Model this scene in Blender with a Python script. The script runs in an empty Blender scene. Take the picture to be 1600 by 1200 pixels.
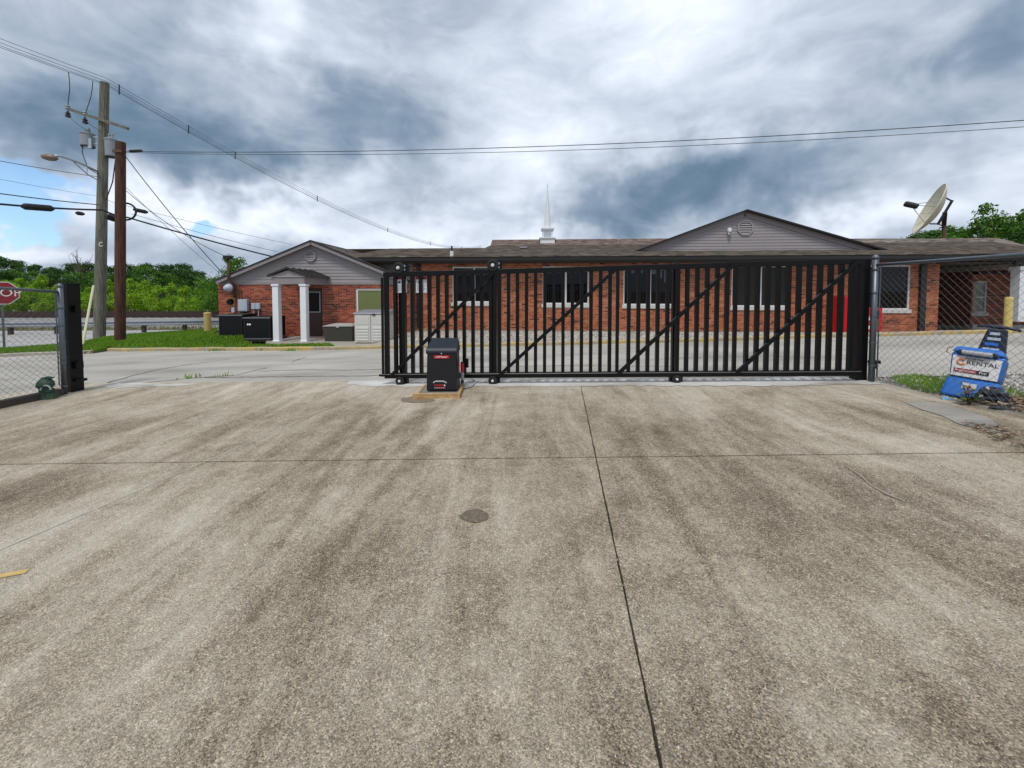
import bpy, bmesh, math, random
from mathutils import Vector, Matrix, noise as mnoise

R = math.radians
scene = bpy.context.scene
COL = scene.collection

# ---------------------------------------------------------------- camera
F = 620.0                      # focal length in pixels of a 1600 px wide frame
HZ = 455.0                     # horizon row
PITCH = R(2.2)
CAM = Vector((0, 0, 1.6))
cd = bpy.data.cameras.new('camera')
cam = bpy.data.objects.new('camera', cd); COL.objects.link(cam)
cam.location = CAM
cam.rotation_euler = (R(90) - PITCH, 0, 0)
cd.sensor_width = 36.0
cd.lens = 36.0 * F / 1600.0
CY = HZ + F * math.tan(PITCH)          # principal row
cd.shift_y = -(600.0 - CY) / 1600.0
cd.clip_start = 0.05
cd.clip_end = 3000
scene.camera = cam

# ---------------------------------------------------------------- light and sky
SUN_EL, SUN_AZ = R(62), R(200)         # azimuth clockwise from +Y
sd = bpy.data.lights.new('sun', 'SUN'); sun = bpy.data.objects.new('sun', sd); COL.objects.link(sun)
sd.energy = 1.5; sd.angle = R(14); sd.color = (1.0, 0.96, 0.9)
sv = Vector((math.sin(SUN_AZ) * math.cos(SUN_EL), math.cos(SUN_AZ) * math.cos(SUN_EL), math.sin(SUN_EL)))
sun.rotation_euler = sv.to_track_quat('Z', 'Y').to_euler()
sun.location = sv * 50

scene.view_settings.view_transform = 'Standard'
scene.view_settings.look = 'None'
scene.view_settings.exposure = 0.52
scene.view_settings.gamma = 1.0
scene.view_settings.use_curve_mapping = False
scene.cycles.max_bounces = 6; scene.cycles.diffuse_bounces = 3; scene.cycles.glossy_bounces = 3
scene.cycles.transmission_bounces = 3; scene.cycles.transparent_max_bounces = 4

world = bpy.data.worlds.new('World'); scene.world = world; world.use_nodes = True
wn = world.node_tree; wn.nodes.clear()
world.cycles.sampling_method = 'MANUAL'; world.cycles.sample_map_resolution = 512

def N(nt, typ, ins=None, **props):
    n = nt.nodes.new(typ)
    for k, v in props.items():
        setattr(n, k, v)
    if ins:
        for k, v in ins.items():
            s = n.inputs[k]
            if isinstance(v, bpy.types.NodeSocket):
                nt.links.new(v, s)
            elif isinstance(v, bpy.types.Node):
                nt.links.new(v.outputs[0], s)
            else:
                s.default_value = v
    return n

def MATH(nt, op, a, b=None, c=None, clamp=False):
    n = nt.nodes.new('ShaderNodeMath'); n.operation = op; n.use_clamp = clamp
    for i, v in enumerate((a, b, c)):
        if v is None: continue
        if isinstance(v, bpy.types.NodeSocket): nt.links.new(v, n.inputs[i])
        else: n.inputs[i].default_value = v
    return n.outputs[0]

def MIX(nt, fac, a, b, blend='MIX'):
    n = nt.nodes.new('ShaderNodeMix'); n.data_type = 'RGBA'; n.blend_type = blend
    for i, v in ((0, fac), (6, a), (7, b)):
        s = n.inputs[i]
        if isinstance(v, bpy.types.NodeSocket): nt.links.new(v, s)
        else: s.default_value = v if i == 0 else (tuple(v) + (1,))[:4]
    return n.outputs[2]

def RAMP(nt, fac, stops, interp='LINEAR'):
    n = nt.nodes.new('ShaderNodeValToRGB'); cr = n.color_ramp; cr.interpolation = interp
    while len(cr.elements) < len(stops): cr.elements.new(0.5)
    for e, (p, c) in zip(cr.elements, stops):
        e.position = p; e.color = (c if len(c) == 4 else tuple(c) + (1,)) if hasattr(c, '__len__') else (c, c, c, 1)
    nt.links.new(fac, n.inputs[0])
    return n.outputs[0]

def build_sky():
    nt = wn
    tc = N(nt, 'ShaderNodeTexCoord')
    sep = N(nt, 'ShaderNodeSeparateXYZ', {0: tc.outputs['Generated']})
    X, Y, Z = sep.outputs
    # cloud deck: directions projected to a flat layer high above, so clouds flatten to the horizon
    den = MATH(nt, 'ADD', MATH(nt, 'MAXIMUM', Z, 0.0), 0.16)
    cx = MATH(nt, 'DIVIDE', X, den); cyy = MATH(nt, 'DIVIDE', Y, den)
    pv = N(nt, 'ShaderNodeCombineXYZ', {0: cx, 1: cyy, 2: 0.37}).outputs[0]
    p3 = N(nt, 'ShaderNodeMapping', {'Vector': tc.outputs['Generated'], 'Scale': (1.0, 1.0, 2.1), 'Location': (3.1, 1.7, 0.4)}).outputs[0]
    n1 = N(nt, 'ShaderNodeTexNoise', {'Vector': p3, 'Scale': 2.7, 'Detail': 6.0, 'Roughness': 0.52, 'Distortion': 0.5}).outputs[0]
    n2 = N(nt, 'ShaderNodeTexNoise', {'Vector': pv, 'Scale': 0.42, 'Detail': 3.0, 'Roughness': 0.5}).outputs[0]
    n3 = N(nt, 'ShaderNodeTexNoise', {'Vector': p3, 'Scale': 7.5, 'Detail': 5.0, 'Roughness': 0.58, 'Distortion': 0.9}).outputs[0]
    # bearing and elevation, pushed about by the noise so cloud banks have ragged edges
    az = MATH(nt, 'ARCTAN2', X, Y)
    el = MATH(nt, 'ARCSINE', Z)
    w1 = N(nt, 'ShaderNodeTexNoise', {'Vector': tc.outputs['Generated'], 'Scale': 5.0, 'Detail': 4.0, 'Roughness': 0.6})
    ws = N(nt, 'ShaderNodeSeparateColor', {0: w1.outputs['Color']})
    azw = MATH(nt, 'ADD', az, MATH(nt, 'MULTIPLY', MATH(nt, 'SUBTRACT', ws.outputs[0], 0.5), 0.42))
    elw = MATH(nt, 'ADD', el, MATH(nt, 'MULTIPLY', MATH(nt, 'SUBTRACT', ws.outputs[1], 0.5), 0.26))

    def blob(px, py, sx, sy, amp, warp=True):
        xx = (px - 800) / F; zz = (HZ - py) / F
        a0 = math.atan(xx); e0 = math.atan(zz / math.hypot(1, xx))
        k = math.cos(a0) ** 2
        sa = sx / F * k; se = sy / F * math.cos(a0)
        da = MATH(nt, 'DIVIDE', MATH(nt, 'SUBTRACT', azw if warp else az, a0), sa)
        de = MATH(nt, 'DIVIDE', MATH(nt, 'SUBTRACT', elw if warp else el, e0), se)
        r2 = MATH(nt, 'ADD', MATH(nt, 'MULTIPLY', da, da), MATH(nt, 'MULTIPLY', de, de))
        return MATH(nt, 'MULTIPLY', MATH(nt, 'EXPONENT', MATH(nt, 'MULTIPLY', r2, -1.0)), amp)

    b = MATH(nt, 'ADD', 0.55, MATH(nt, 'MULTIPLY', MATH(nt, 'SUBTRACT', n1, 0.5), 0.85))
    b = MATH(nt, 'ADD', b, MATH(nt, 'MULTIPLY', MATH(nt, 'SUBTRACT', n2, 0.5), 0.5))
    b = MATH(nt, 'ADD', b, MATH(nt, 'MULTIPLY', MATH(nt, 'SUBTRACT', n3, 0.5), 0.34))
    for args in BANKS:
        b = MATH(nt, 'ADD', b, blob(*args))
    b = MATH(nt, 'ADD', b, MATH(nt, 'MULTIPLY', MATH(nt, 'MAXIMUM', Z, 0.0), 0.12))   # an overcast deck is brighter overhead
    cloud = RAMP(nt, b, [(0.0, (0.07, 0.125, 0.185)), (0.22, (0.125, 0.195, 0.275)), (0.42, (0.225, 0.295, 0.385)),
                         (0.60, (0.40, 0.455, 0.55)), (0.8, (0.60, 0.66, 0.76)), (1.0, (0.80, 0.86, 0.93))])
    sky = N(nt, 'ShaderNodeTexSky', sky_type='NISHITA')
    sky.sun_disc = False; sky.sun_elevation = SUN_EL; sky.sun_rotation = SUN_AZ
    sky.dust_density = 0.6; sky.ozone_density = 1.5
    g = None
    for args in GAPS:
        q = blob(*args); g = q if g is None else MATH(nt, 'ADD', g, q)
    n4 = N(nt, 'ShaderNodeTexNoise', {'Vector': pv, 'Scale': 1.7, 'Detail': 4.0, 'Roughness': 0.55, 'W': 3.0}, noise_dimensions='4D').outputs[0]
    g = MATH(nt, 'ADD', g, MATH(nt, 'MULTIPLY', MATH(nt, 'SUBTRACT', n4, 0.5), 1.1))
    gap = N(nt, 'ShaderNodeMapRange', {0: g, 1: 0.38, 2: 0.62, 3: 0.0, 4: 0.85}).outputs[0]
    bg1 = N(nt, 'ShaderNodeBackground', {0: cloud, 1: 0.88})
    blue = MIX(nt, 1.0, sky.outputs[0], (0.74, 0.93, 1.08), 'MULTIPLY')
    bg2 = N(nt, 'ShaderNodeBackground', {0: blue, 1: 0.12})
    mx = N(nt, 'ShaderNodeMixShader', {0: gap, 1: bg1.outputs[0], 2: bg2.outputs[0]})
    N(nt, 'ShaderNodeOutputWorld', {0: mx.outputs[0]})

# cloud banks seen in the photograph: bearing and height given by photo column / row, widths, weight
BANKS = [(320, 232, 230, 48, -0.48), (330, 330, 190, 40, 0.42), (560, 185, 120, 60, -0.24), (90, 200, 110, 70, -0.20),
         (460, 50, 60, 80, 0.24), (510, 270, 120, 45, 0.30), (1060, 305, 230, 50, -0.42), (930, 90, 330, 110, 0.19),
         (800, 300, 90, 60, 0.16), (870, 360, 70, 40, 0.25), (1350, 350, 160, 30, 0.32), (1560, 60, 120, 60, -0.26), (1300, 240, 260, 40, -0.10),
         (1570, 260, 120, 40, 0.14), (150, 60, 160, 50, -0.06), (60, 385, 160, 26, 0.34), (640, 360, 140, 40, 0.30), (1180, 150, 200, 60, 0.10)]
GAPS = [(30, 280, 150, 40, 0.85), (110, 345, 130, 30, 0.75), (340, 352, 40, 18, 0.8), (20, 345, 110, 34, 0.6)]
build_sky()

# ---------------------------------------------------------------- pixel helpers (only to survey the place: each hit is a real point)
ROT = cam.rotation_euler.to_matrix()
def ray(px, py):
    return ROT @ Vector(((px - 800) / F, -(py - CY) / F, -1.0))
def at(px, py, Y):
    d = ray(px, py); k = (Y - CAM.y) / d.y
    return CAM + d * k
def clamp(v, a, b): return max(a, min(b, v))
def gz(x, y):
    t = clamp(y - (6.84 - 0.106 * (clamp(x, -30, 30) + 2.2)) - 0.35, 0, 14)
    return 0.04 + 0.0316 * clamp(x, -16, 18) - 0.015 * t
def G(px, py, dz=0.0):
    d = ray(px, py); z = 0.0
    for _ in range(40):
        k = (z - CAM.z) / d.z; p = CAM + d * k
        z = gz(p.x, p.y) + dz
    return Vector((p.x, p.y, z))

# ---------------------------------------------------------------- materials
MATS = {}
def mat_new(name):
    m = bpy.data.materials.new(name); m.use_nodes = True
    nt = m.node_tree; b = nt.nodes['Principled BSDF']
    MATS[name] = m
    return m, nt, b

def coords(nt, kind='Object'):
    return N(nt, 'ShaderNodeTexCoord').outputs[kind]

def bump(nt, b, height, strength=0.3, dist=0.01):
    n = N(nt, 'ShaderNodeBump', {'Height': height, 'Strength': strength, 'Distance': dist})
    nt.links.new(n.outputs[0], b.inputs['Normal'])

def simple(name, col, rough=0.6, metal=0.0, var=0.15, scale=6.0, bmp=0.0, bscale=80.0, spec=0.5, island=0.0, dirt=0.0, dirtcol=(0.08, 0.065, 0.05)):
    m, nt, b = mat_new(name)
    v = coords(nt)
    n = N(nt, 'ShaderNodeTexNoise', {'Vector': v, 'Scale': scale, 'Detail': 6.0, 'Roughness': 0.6}).outputs[0]
    f = MATH(nt, 'ADD', 1.0 - var, MATH(nt, 'MULTIPLY', n, 2 * var))
    if island:
        g = N(nt, 'ShaderNodeNewGeometry').outputs['Random Per Island']
        f = MATH(nt, 'MULTIPLY', f, MATH(nt, 'ADD', 1.0 - island, MATH(nt, 'MULTIPLY', g, 2 * island)))
    c = MIX(nt, 1.0, col, N(nt, 'ShaderNodeCombineColor', {0: f, 1: f, 2: f}).outputs[0], 'MULTIPLY')
    if dirt:
        n2 = N(nt, 'ShaderNodeTexNoise', {'Vector': v, 'Scale': scale * 0.6, 'Detail': 8.0, 'Roughness': 0.68}).outputs[0]
        fac = N(nt, 'ShaderNodeMapRange', {0: n2, 1: 0.5, 2: 0.75, 3: 0.0, 4: dirt}).outputs[0]
        c = MIX(nt, fac, c, dirtcol)
    nt.links.new(c, b.inputs['Base Color'])
    rr = MATH(nt, 'ADD', rough - 0.06, MATH(nt, 'MULTIPLY', n, 0.12), clamp=True)
    nt.links.new(rr, b.inputs['Roughness'])
    b.inputs['Metallic'].default_value = metal
    b.inputs['Specular IOR Level'].default_value = spec
    if bmp:
        h = N(nt, 'ShaderNodeTexNoise', {'Vector': v, 'Scale': bscale, 'Detail': 4.0, 'Roughness': 0.6}).outputs[0]
        bump(nt, b, h, bmp, 0.01)
    return m

def stretched(nt, v, sx, sy, sz):
    return N(nt, 'ShaderNodeMapping', {'Vector': v, 'Scale': (sx, sy, sz)}).outputs[0]

def concrete_mat():
    m, nt, b = mat_new('driveway_concrete')
    v = coords(nt)
    big = N(nt, 'ShaderNodeTexNoise', {'Vector': stretched(nt, v, 0.62, 0.42, 1), 'Scale': 1.0, 'Detail': 5.0, 'Roughness': 0.55, 'Distortion': 0.8}).outputs[0]
    streak = N(nt, 'ShaderNodeTexNoise', {'Vector': stretched(nt, v, 2.1, 0.30, 1), 'Scale': 1.3, 'Detail': 6.0, 'Roughness': 0.62, 'Distortion': 1.2}).outputs[0]
    mid = N(nt, 'ShaderNodeTexNoise', {'Vector': v, 'Scale': 4.2, 'Detail': 6.0, 'Roughness': 0.7, 'Distortion': 0.4}).outputs[0]
    sum_ = MATH(nt, 'ADD', MATH(nt, 'MULTIPLY', big, 0.42), MATH(nt, 'ADD', MATH(nt, 'MULTIPLY', streak, 0.34), MATH(nt, 'MULTIPLY', mid, 0.24)))
    # pale cement dust from the new footing thins out away from the gate line
    sp = N(nt, 'ShaderNodeSeparateXYZ', {0: v})
    dg = MATH(nt, 'ADD', sp.outputs[1], MATH(nt, 'MULTIPLY', sp.outputs[0], 0.106))
    dust = N(nt, 'ShaderNodeMapRange', {0: dg, 1: 4.3, 2: 6.4, 3: 0.0, 4: 0.075}).outputs[0]
    sum_ = MATH(nt, 'ADD', sum_, dust)
    c = RAMP(nt, sum_, [(0.35, (0.20, 0.165, 0.12)), (0.43, (0.325, 0.278, 0.21)), (0.51, (0.45, 0.395, 0.305)), (0.59, (0.56, 0.50, 0.40)), (0.68, (0.67, 0.62, 0.53))])
    sl = N(nt, 'ShaderNodeTexNoise', {'Vector': stretched(nt, v, 3.2, 0.5, 1), 'Scale': 1.0, 'Detail': 5.0, 'Roughness': 0.7, 'Distortion': 0.9}).outputs[0]
    sf = N(nt, 'ShaderNodeMapRange', {0: sl, 1: 0.56, 2: 0.74, 3: 0.0, 4: 0.5}).outputs[0]
    c = MIX(nt, sf, c, (0.58, 0.545, 0.485))
    # exposed aggregate: small stones of several tints with dark gaps between
    vo = N(nt, 'ShaderNodeTexVoronoi', {'Vector': v, 'Scale': 185.0, 'Randomness': 1.0})
    stone = RAMP(nt, N(nt, 'ShaderNodeSeparateColor', {0: vo.outputs['Color']}).outputs[0],
                 [(0.0, (0.30, 0.28, 0.25)), (0.35, (0.68, 0.65, 0.61)), (0.7, (1.0, 0.97, 0.93)), (0.93, (1.3, 1.26, 1.18)), (1.0, (1.8, 1.74, 1.65))])
    vo2 = N(nt, 'ShaderNodeTexVoronoi', {'Vector': v, 'Scale': 42.0, 'Randomness': 1.0})
    peb = RAMP(nt, N(nt, 'ShaderNodeSeparateColor', {0: vo2.outputs['Color']}).outputs[1], [(0.0, (0.45, 0.42, 0.38)), (0.5, (0.95, 0.93, 0.9)), (0.9, (1.15, 1.12, 1.08)), (1.0, (1.6, 1.56, 1.48))])
    grain = N(nt, 'ShaderNodeTexNoise', {'Vector': v, 'Scale': 95.0, 'Detail': 5.0, 'Roughness': 0.8}).outputs[0]
    gfac = MATH(nt, 'ADD', 0.25, MATH(nt, 'MULTIPLY', grain, 1.5))
    worn = N(nt, 'ShaderNodeMapRange', {0: sum_, 1: 0.44, 2: 0.60, 3: 1.0, 4: 0.35}).outputs[0]
    c = MIX(nt, worn, c, MIX(nt, 1.0, c, stone, 'MULTIPLY'))
    c = MIX(nt, MATH(nt, 'MULTIPLY', worn, 0.4), c, MIX(nt, 1.0, c, peb, 'MULTIPLY'))
    c = MIX(nt, 1.0, c, N(nt, 'ShaderNodeCombineColor', {0: gfac, 1: gfac, 2: gfac}).outputs[0], 'MULTIPLY')
    pit = N(nt, 'ShaderNodeTexVoronoi', {'Vector': v, 'Scale': 30.0}).outputs['Distance']
    pf = N(nt, 'ShaderNodeMapRange', {0: pit, 1: 0.06, 2: 0.15, 3: 0.75, 4: 0.0}).outputs[0]
    c = MIX(nt, MATH(nt, 'MULTIPLY', pf, worn), c, (0.06, 0.05, 0.04))
    nt.links.new(c, b.inputs['Base Color'])
    b.inputs['Roughness'].default_value = 0.85
    b.inputs['Specular IOR Level'].default_value = 0.25
    h = MATH(nt, 'ADD', MATH(nt, 'MULTIPLY', vo.outputs['Distance'], -0.8), MATH(nt, 'MULTIPLY', grain, 0.9))
    bump(nt, b, h, 0.8, 0.008)
    return m

def pavement_mat(name, ramp, speck=0.35, scale=1.0):
    m, nt, b = mat_new(name)
    v = coords(nt)
    big = N(nt, 'ShaderNodeTexNoise', {'Vector': stretched(nt, v, 0.35, 1.0, 1), 'Scale': 0.9 * scale, 'Detail': 8.0, 'Roughness': 0.62}).outputs[0]
    c = RAMP(nt, big, ramp)
    sp = N(nt, 'ShaderNodeTexNoise', {'Vector': v, 'Scale': 45.0, 'Detail': 4.0, 'Roughness': 0.8}).outputs[0]
    f = MATH(nt, 'ADD', 1 - speck, MATH(nt, 'MULTIPLY', sp, 2 * speck))
    c = MIX(nt, 1.0, c, N(nt, 'ShaderNodeCombineColor', {0: f, 1: f, 2: f}).outputs[0], 'MULTIPLY')
    nt.links.new(c, b.inputs['Base Color']); b.inputs['Roughness'].default_value = 0.9
    b.inputs['Specular IOR Level'].default_value = 0.2
    bump(nt, b, sp, 0.5, 0.006)
    return m

def brick_mat(name, stops):
    m, nt, b = mat_new(name)
    g = N(nt, 'ShaderNodeNewGeometry').outputs['Random Per Island']
    c = RAMP(nt, g, stops)
    v = coords(nt)
    n = N(nt, 'ShaderNodeTexNoise', {'Vector': v, 'Scale': 1.3, 'Detail': 6.0, 'Roughness': 0.65}).outputs[0]
    n2 = N(nt, 'ShaderNodeTexNoise', {'Vector': v, 'Scale': 70.0, 'Detail': 3.0}).outputs[0]
    f = MATH(nt, 'MULTIPLY', MATH(nt, 'ADD', 0.72, MATH(nt, 'MULTIPLY', n, 0.56)), MATH(nt, 'ADD', 0.8, MATH(nt, 'MULTIPLY', n2, 0.4)))
    c = MIX(nt, 1.0, c, N(nt, 'ShaderNodeCombineColor', {0: f, 1: f, 2: f}).outputs[0], 'MULTIPLY')
    nt.links.new(c, b.inputs['Base Color']); b.inputs['Roughness'].default_value = 0.85
    b.inputs['Specular IOR Level'].default_value = 0.2
    bump(nt, b, n2, 0.4, 0.004)
    return m

def island_mat(name, stops, rough=0.85, translucent=0.0, sheen=0.25, bigvar=0.0):
    m, nt, b = mat_new(name)
    g = N(nt, 'ShaderNodeNewGeometry').outputs['Random Per Island']
    c = RAMP(nt, g, stops)
    if bigvar:
        v = N(nt, 'ShaderNodeTexCoord').outputs['Object']
        n = N(nt, 'ShaderNodeTexNoise', {'Vector': v, 'Scale': 0.9, 'Detail': 4.0}).outputs[0]
        f = MATH(nt, 'ADD', 1 - bigvar, MATH(nt, 'MULTIPLY', n, 2 * bigvar))
        c = MIX(nt, 1.0, c, N(nt, 'ShaderNodeCombineColor', {0: f, 1: f, 2: f}).outputs[0], 'MULTIPLY')
    nt.links.new(c, b.inputs['Base Color']); b.inputs['Roughness'].default_value = rough
    b.inputs['Specular IOR Level'].default_value = sheen
    if translucent:
        t = N(nt, 'ShaderNodeBsdfTranslucent', {0: c})
        mx = N(nt, 'ShaderNodeMixShader', {0: translucent, 1: b.outputs[0], 2: t.outputs[0]})
        nt.links.new(mx.outputs[0], nt.nodes['Material Output'].inputs[0])
    return m

def wood_mat(name, c0, c1, sx=14, sz=0.7, rough=0.85):
    m, nt, b = mat_new(name)
    v = coords(nt)
    n = N(nt, 'ShaderNodeTexNoise', {'Vector': stretched(nt, v, sx, sx, sz), 'Scale': 1.6, 'Detail': 7.0, 'Roughness': 0.65}).outputs[0]
    c = RAMP(nt, n, [(0.33, c0), (0.68, c1)])
    nt.links.new(c, b.inputs['Base Color']); b.inputs['Roughness'].default_value = rough
    b.inputs['Specular IOR Level'].default_value = 0.2
    bump(nt, b, n, 0.6, 0.02)
    return m

def painted_kerb_mat():
    m, nt, b = mat_new('worn_yellow_kerb')
    v = coords(nt)
    n = N(nt, 'ShaderNodeTexNoise', {'Vector': v, 'Scale': 3.0, 'Detail': 8.0, 'Roughness': 0.72}).outputs[0]
    fac = N(nt, 'ShaderNodeMapRange', {0: n, 1: 0.40, 2: 0.60, 3: 0.0, 4: 0.95}).outputs[0]
    n2 = N(nt, 'ShaderNodeTexNoise', {'Vector': v, 'Scale': 12.0, 'Detail': 5.0}).outputs[0]
    stone = RAMP(nt, n2, [(0.3, (0.16, 0.14, 0.11)), (0.7, (0.42, 0.39, 0.33))])
    c = MIX(nt, fac, (0.50, 0.36, 0.12), stone)
    nt.links.new(c, b.inputs['Base Color']); b.inputs['Roughness'].default_value = 0.85
    bump(nt, b, n2, 0.5, 0.01)
    return m

concrete_mat(); painted_kerb_mat()
pavement_mat('lane_asphalt', [(0.3, (0.265, 0.25, 0.22)), (0.5, (0.385, 0.363, 0.322)), (0.7, (0.49, 0.463, 0.412))])
pavement_mat('street_asphalt', [(0.3, (0.30, 0.29, 0.28)), (0.7, (0.45, 0.44, 0.42))])
pavement_mat('walk_concrete', [(0.3, (0.27, 0.24, 0.20)), (0.7, (0.42, 0.385, 0.33))])
pavement_mat('fresh_concrete', [(0.30, (0.28, 0.26, 0.225)), (0.42, (0.46, 0.44, 0.405)), (0.56, (0.56, 0.545, 0.515)), (0.70, (0.66, 0.65, 0.63))], 0.25, 2.2)
pavement_mat('smooth_cement', [(0.3, (0.18, 0.17, 0.15)), (0.5, (0.27, 0.255, 0.225)), (0.7, (0.36, 0.335, 0.29))], 0.2, 2.5)
pavement_mat('dirt_ground', [(0.3, (0.10, 0.085, 0.06)), (0.5, (0.19, 0.165, 0.125)), (0.7, (0.30, 0.27, 0.22))], 0.5, 2.0)
pavement_mat('soil_green', [(0.3, (0.06, 0.12, 0.018)), (0.7, (0.11, 0.20, 0.03))], 0.4, 2.0)
pavement_mat('ballast_ground', [(0.3, (0.15, 0.145, 0.14)), (0.7, (0.32, 0.31, 0.30))], 0.6, 3.0)
simple('joint_dark', (0.035, 0.03, 0.024), 0.95, var=0.4, scale=20)
simple('crack_dark', (0.06, 0.052, 0.042), 0.95, var=0.4, scale=20)
simple('joint_pale', (0.46, 0.43, 0.37), 0.9, var=0.25, scale=20)
simple('patch_dark', (0.15, 0.122, 0.088), 0.95, var=0.7, scale=45, bmp=1.0, bscale=90, dirt=0.8, dirtcol=(0.33, 0.27, 0.17))
simple('paint_yellow_old', (0.55, 0.38, 0.13), 0.85, var=0.4, scale=30)
simple('gate_black', (0.0035, 0.0035, 0.004), 0.42, var=0.25, scale=5, spec=0.28)
simple('galvanized', (0.15, 0.17, 0.19), 0.45, metal=0.75, var=0.25, scale=9)
simple('wire_steel', (0.13, 0.125, 0.12), 0.5, metal=0.6, var=0.3, scale=4)
simple('rubber', (0.012, 0.012, 0.012), 0.75, var=0.3, scale=15)
simple('hub_white', (0.66, 0.65, 0.62), 0.4, var=0.15, scale=20)
simple('operator_plastic', (0.007, 0.0075, 0.011), 0.42, var=0.2, scale=8, bmp=0.06, bscale=300)
simple('operator_cap', (0.014, 0.019, 0.030), 0.5, var=0.2, scale=8, spec=0.4)
simple('red_paint', (0.55, 0.012, 0.018), 0.38, var=0.15, scale=6)
simple('sign_red', (0.30, 0.014, 0.02), 0.45, var=0.15, scale=6)
simple('white_paint', (0.78, 0.80, 0.82), 0.5, var=0.06, scale=5, dirt=0.12, dirtcol=(0.45, 0.44, 0.42))
simple('white_print', (0.85, 0.85, 0.85), 0.55, var=0.03)
simple('paper_sign', (0.74, 0.76, 0.82), 0.5, var=0.06, scale=15)
simple('black_print', (0.015, 0.015, 0.018), 0.6, var=0.1)
simple('pvc_grey', (0.42, 0.43, 0.45), 0.5, var=0.1)
simple('siding', (0.315, 0.285, 0.295), 0.62, var=0.07, scale=3, bmp=0.05, bscale=30)
simple('trim_taupe', (0.27, 0.24, 0.245), 0.6, var=0.08, scale=3)
simple('trim_black', (0.016, 0.014, 0.013), 0.45, var=0.2, scale=4)
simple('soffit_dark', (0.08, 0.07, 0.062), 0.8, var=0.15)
simple('beam_beige', (0.36, 0.34, 0.28), 0.7, var=0.15)
simple('mortar', (0.50, 0.40, 0.31), 0.95, var=0.25, scale=12)
simple('foundation', (0.27, 0.26, 0.235), 0.9, var=0.3, scale=4, bmp=0.4, bscale=40)
simple('sill_stone', (0.60, 0.585, 0.55), 0.85, var=0.15, scale=8)
simple('frame_white', (0.72, 0.72, 0.71), 0.5, var=0.08, scale=5)
simple('glass_dark', (0.003, 0.0035, 0.004), 0.03, var=0.1, spec=0.3)
simple('glass_curtain', (0.27, 0.28, 0.25), 0.12, var=0.6, scale=4, spec=0.6)
simple('blind_green', (0.27, 0.31, 0.12), 0.6, var=0.08)
simple('blind_dark', (0.018, 0.022, 0.02), 0.5, var=0.2)
simple('blind_grey', (0.10, 0.12, 0.15), 0.5, var=0.2)
simple('door_brown', (0.062, 0.028, 0.026), 0.5, var=0.12)
simple('metal_roof', (0.025, 0.022, 0.02), 0.42, var=0.25, scale=3)
simple('ac_black', (0.004, 0.0045, 0.007), 0.55, var=0.2)
simple('ac_edge', (0.22, 0.23, 0.24), 0.45, metal=0.5, var=0.15)
simple('panel_grey', (0.44, 0.49, 0.56), 0.45, var=0.08)
simple('board_tan', (0.40, 0.23, 0.085), 0.8, var=0.25, scale=15)
simple('rust_pipe', (0.11, 0.06, 0.035), 0.75, var=0.35, scale=14)
simple('bollard_yellow', (0.66, 0.50, 0.17), 0.55, var=0.12, scale=5, dirt=0.2)
simple('deck_box', (0.045, 0.044, 0.033), 0.55, var=0.12)
simple('deck_lid', (0.36, 0.35, 0.33), 0.55, var=0.1)
simple('shed_beige', (0.60, 0.585, 0.54), 0.55, var=0.05, dirt=0.15, dirtcol=(0.4, 0.38, 0.33))
simple('shed_lid', (0.21, 0.205, 0.225), 0.5, var=0.08)
simple('guard_rail', (0.30, 0.325, 0.355), 0.45, metal=0.4, var=0.15, scale=3)
simple('rail_rust', (0.045, 0.024, 0.019), 0.8, var=0.4, scale=6)
simple('sleeper_wood', (0.05, 0.037, 0.03), 0.9, var=0.4, scale=10)
simple('stop_back', (0.4, 0.4, 0.4), 0.5, metal=0.6)
simple('hydrant_green', (0.016, 0.052, 0.026), 0.6, var=0.5, scale=18, dirt=0.7, dirtcol=(0.13, 0.16, 0.11), bmp=0.3)
simple('hydrant_pale', (0.32, 0.40, 0.36), 0.6, var=0.3, scale=20)
simple('transformer', (0.27, 0.30, 0.33), 0.45, var=0.1, scale=4)
simple('insulator', (0.05, 0.035, 0.035), 0.25, var=0.2)
simple('lamp_metal', (0.50, 0.53, 0.56), 0.4, metal=0.5, var=0.1)
simple('lamp_head', (0.20, 0.14, 0.11), 0.5, var=0.3)
simple('cable_black', (0.012, 0.012, 0.013), 0.6, var=0.2)
simple('cable_grey', (0.10, 0.11, 0.12), 0.5, var=0.2)
simple('guy_guard', (0.52, 0.50, 0.31), 0.6, var=0.12, scale=3)
simple('dish_cream', (0.62, 0.58, 0.43), 0.55, var=0.12, scale=2, dirt=0.25, dirtcol=(0.4, 0.36, 0.26))
simple('machine_blue', (0.008, 0.15, 0.56), 0.4, var=0.12, scale=5, dirt=0.1)
simple('machine_navy', (0.008, 0.014, 0.035), 0.4, var=0.15)
simple('machine_label', (0.70, 0.69, 0.68), 0.5, var=0.04)
simple('bag_black', (0.012, 0.017, 0.032), 0.3, var=0.4, scale=12)
simple('wrapper_blue', (0.25, 0.55, 0.75), 0.35, var=0.3, scale=40)
simple('orange_print', (0.8, 0.25, 0.05), 0.55)
simple('bark', (0.09, 0.07, 0.055), 0.95, var=0.4, scale=6, bmp=0.8, bscale=20)
simple('forest_floor', (0.03, 0.045, 0.018), 0.95, var=0.4, scale=0.3)
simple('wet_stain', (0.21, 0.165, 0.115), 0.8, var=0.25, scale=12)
simple('lens_black', (0.01, 0.01, 0.01), 0.1)
brick_mat('brick_orange', [(0.0, (0.09, 0.03, 0.02)), (0.07, (0.16, 0.05, 0.03)), (0.10, (0.31, 0.082, 0.034)), (0.5, (0.43, 0.118, 0.048)), (0.85, (0.52, 0.165, 0.075)), (1.0, (0.50, 0.23, 0.13))])
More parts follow.
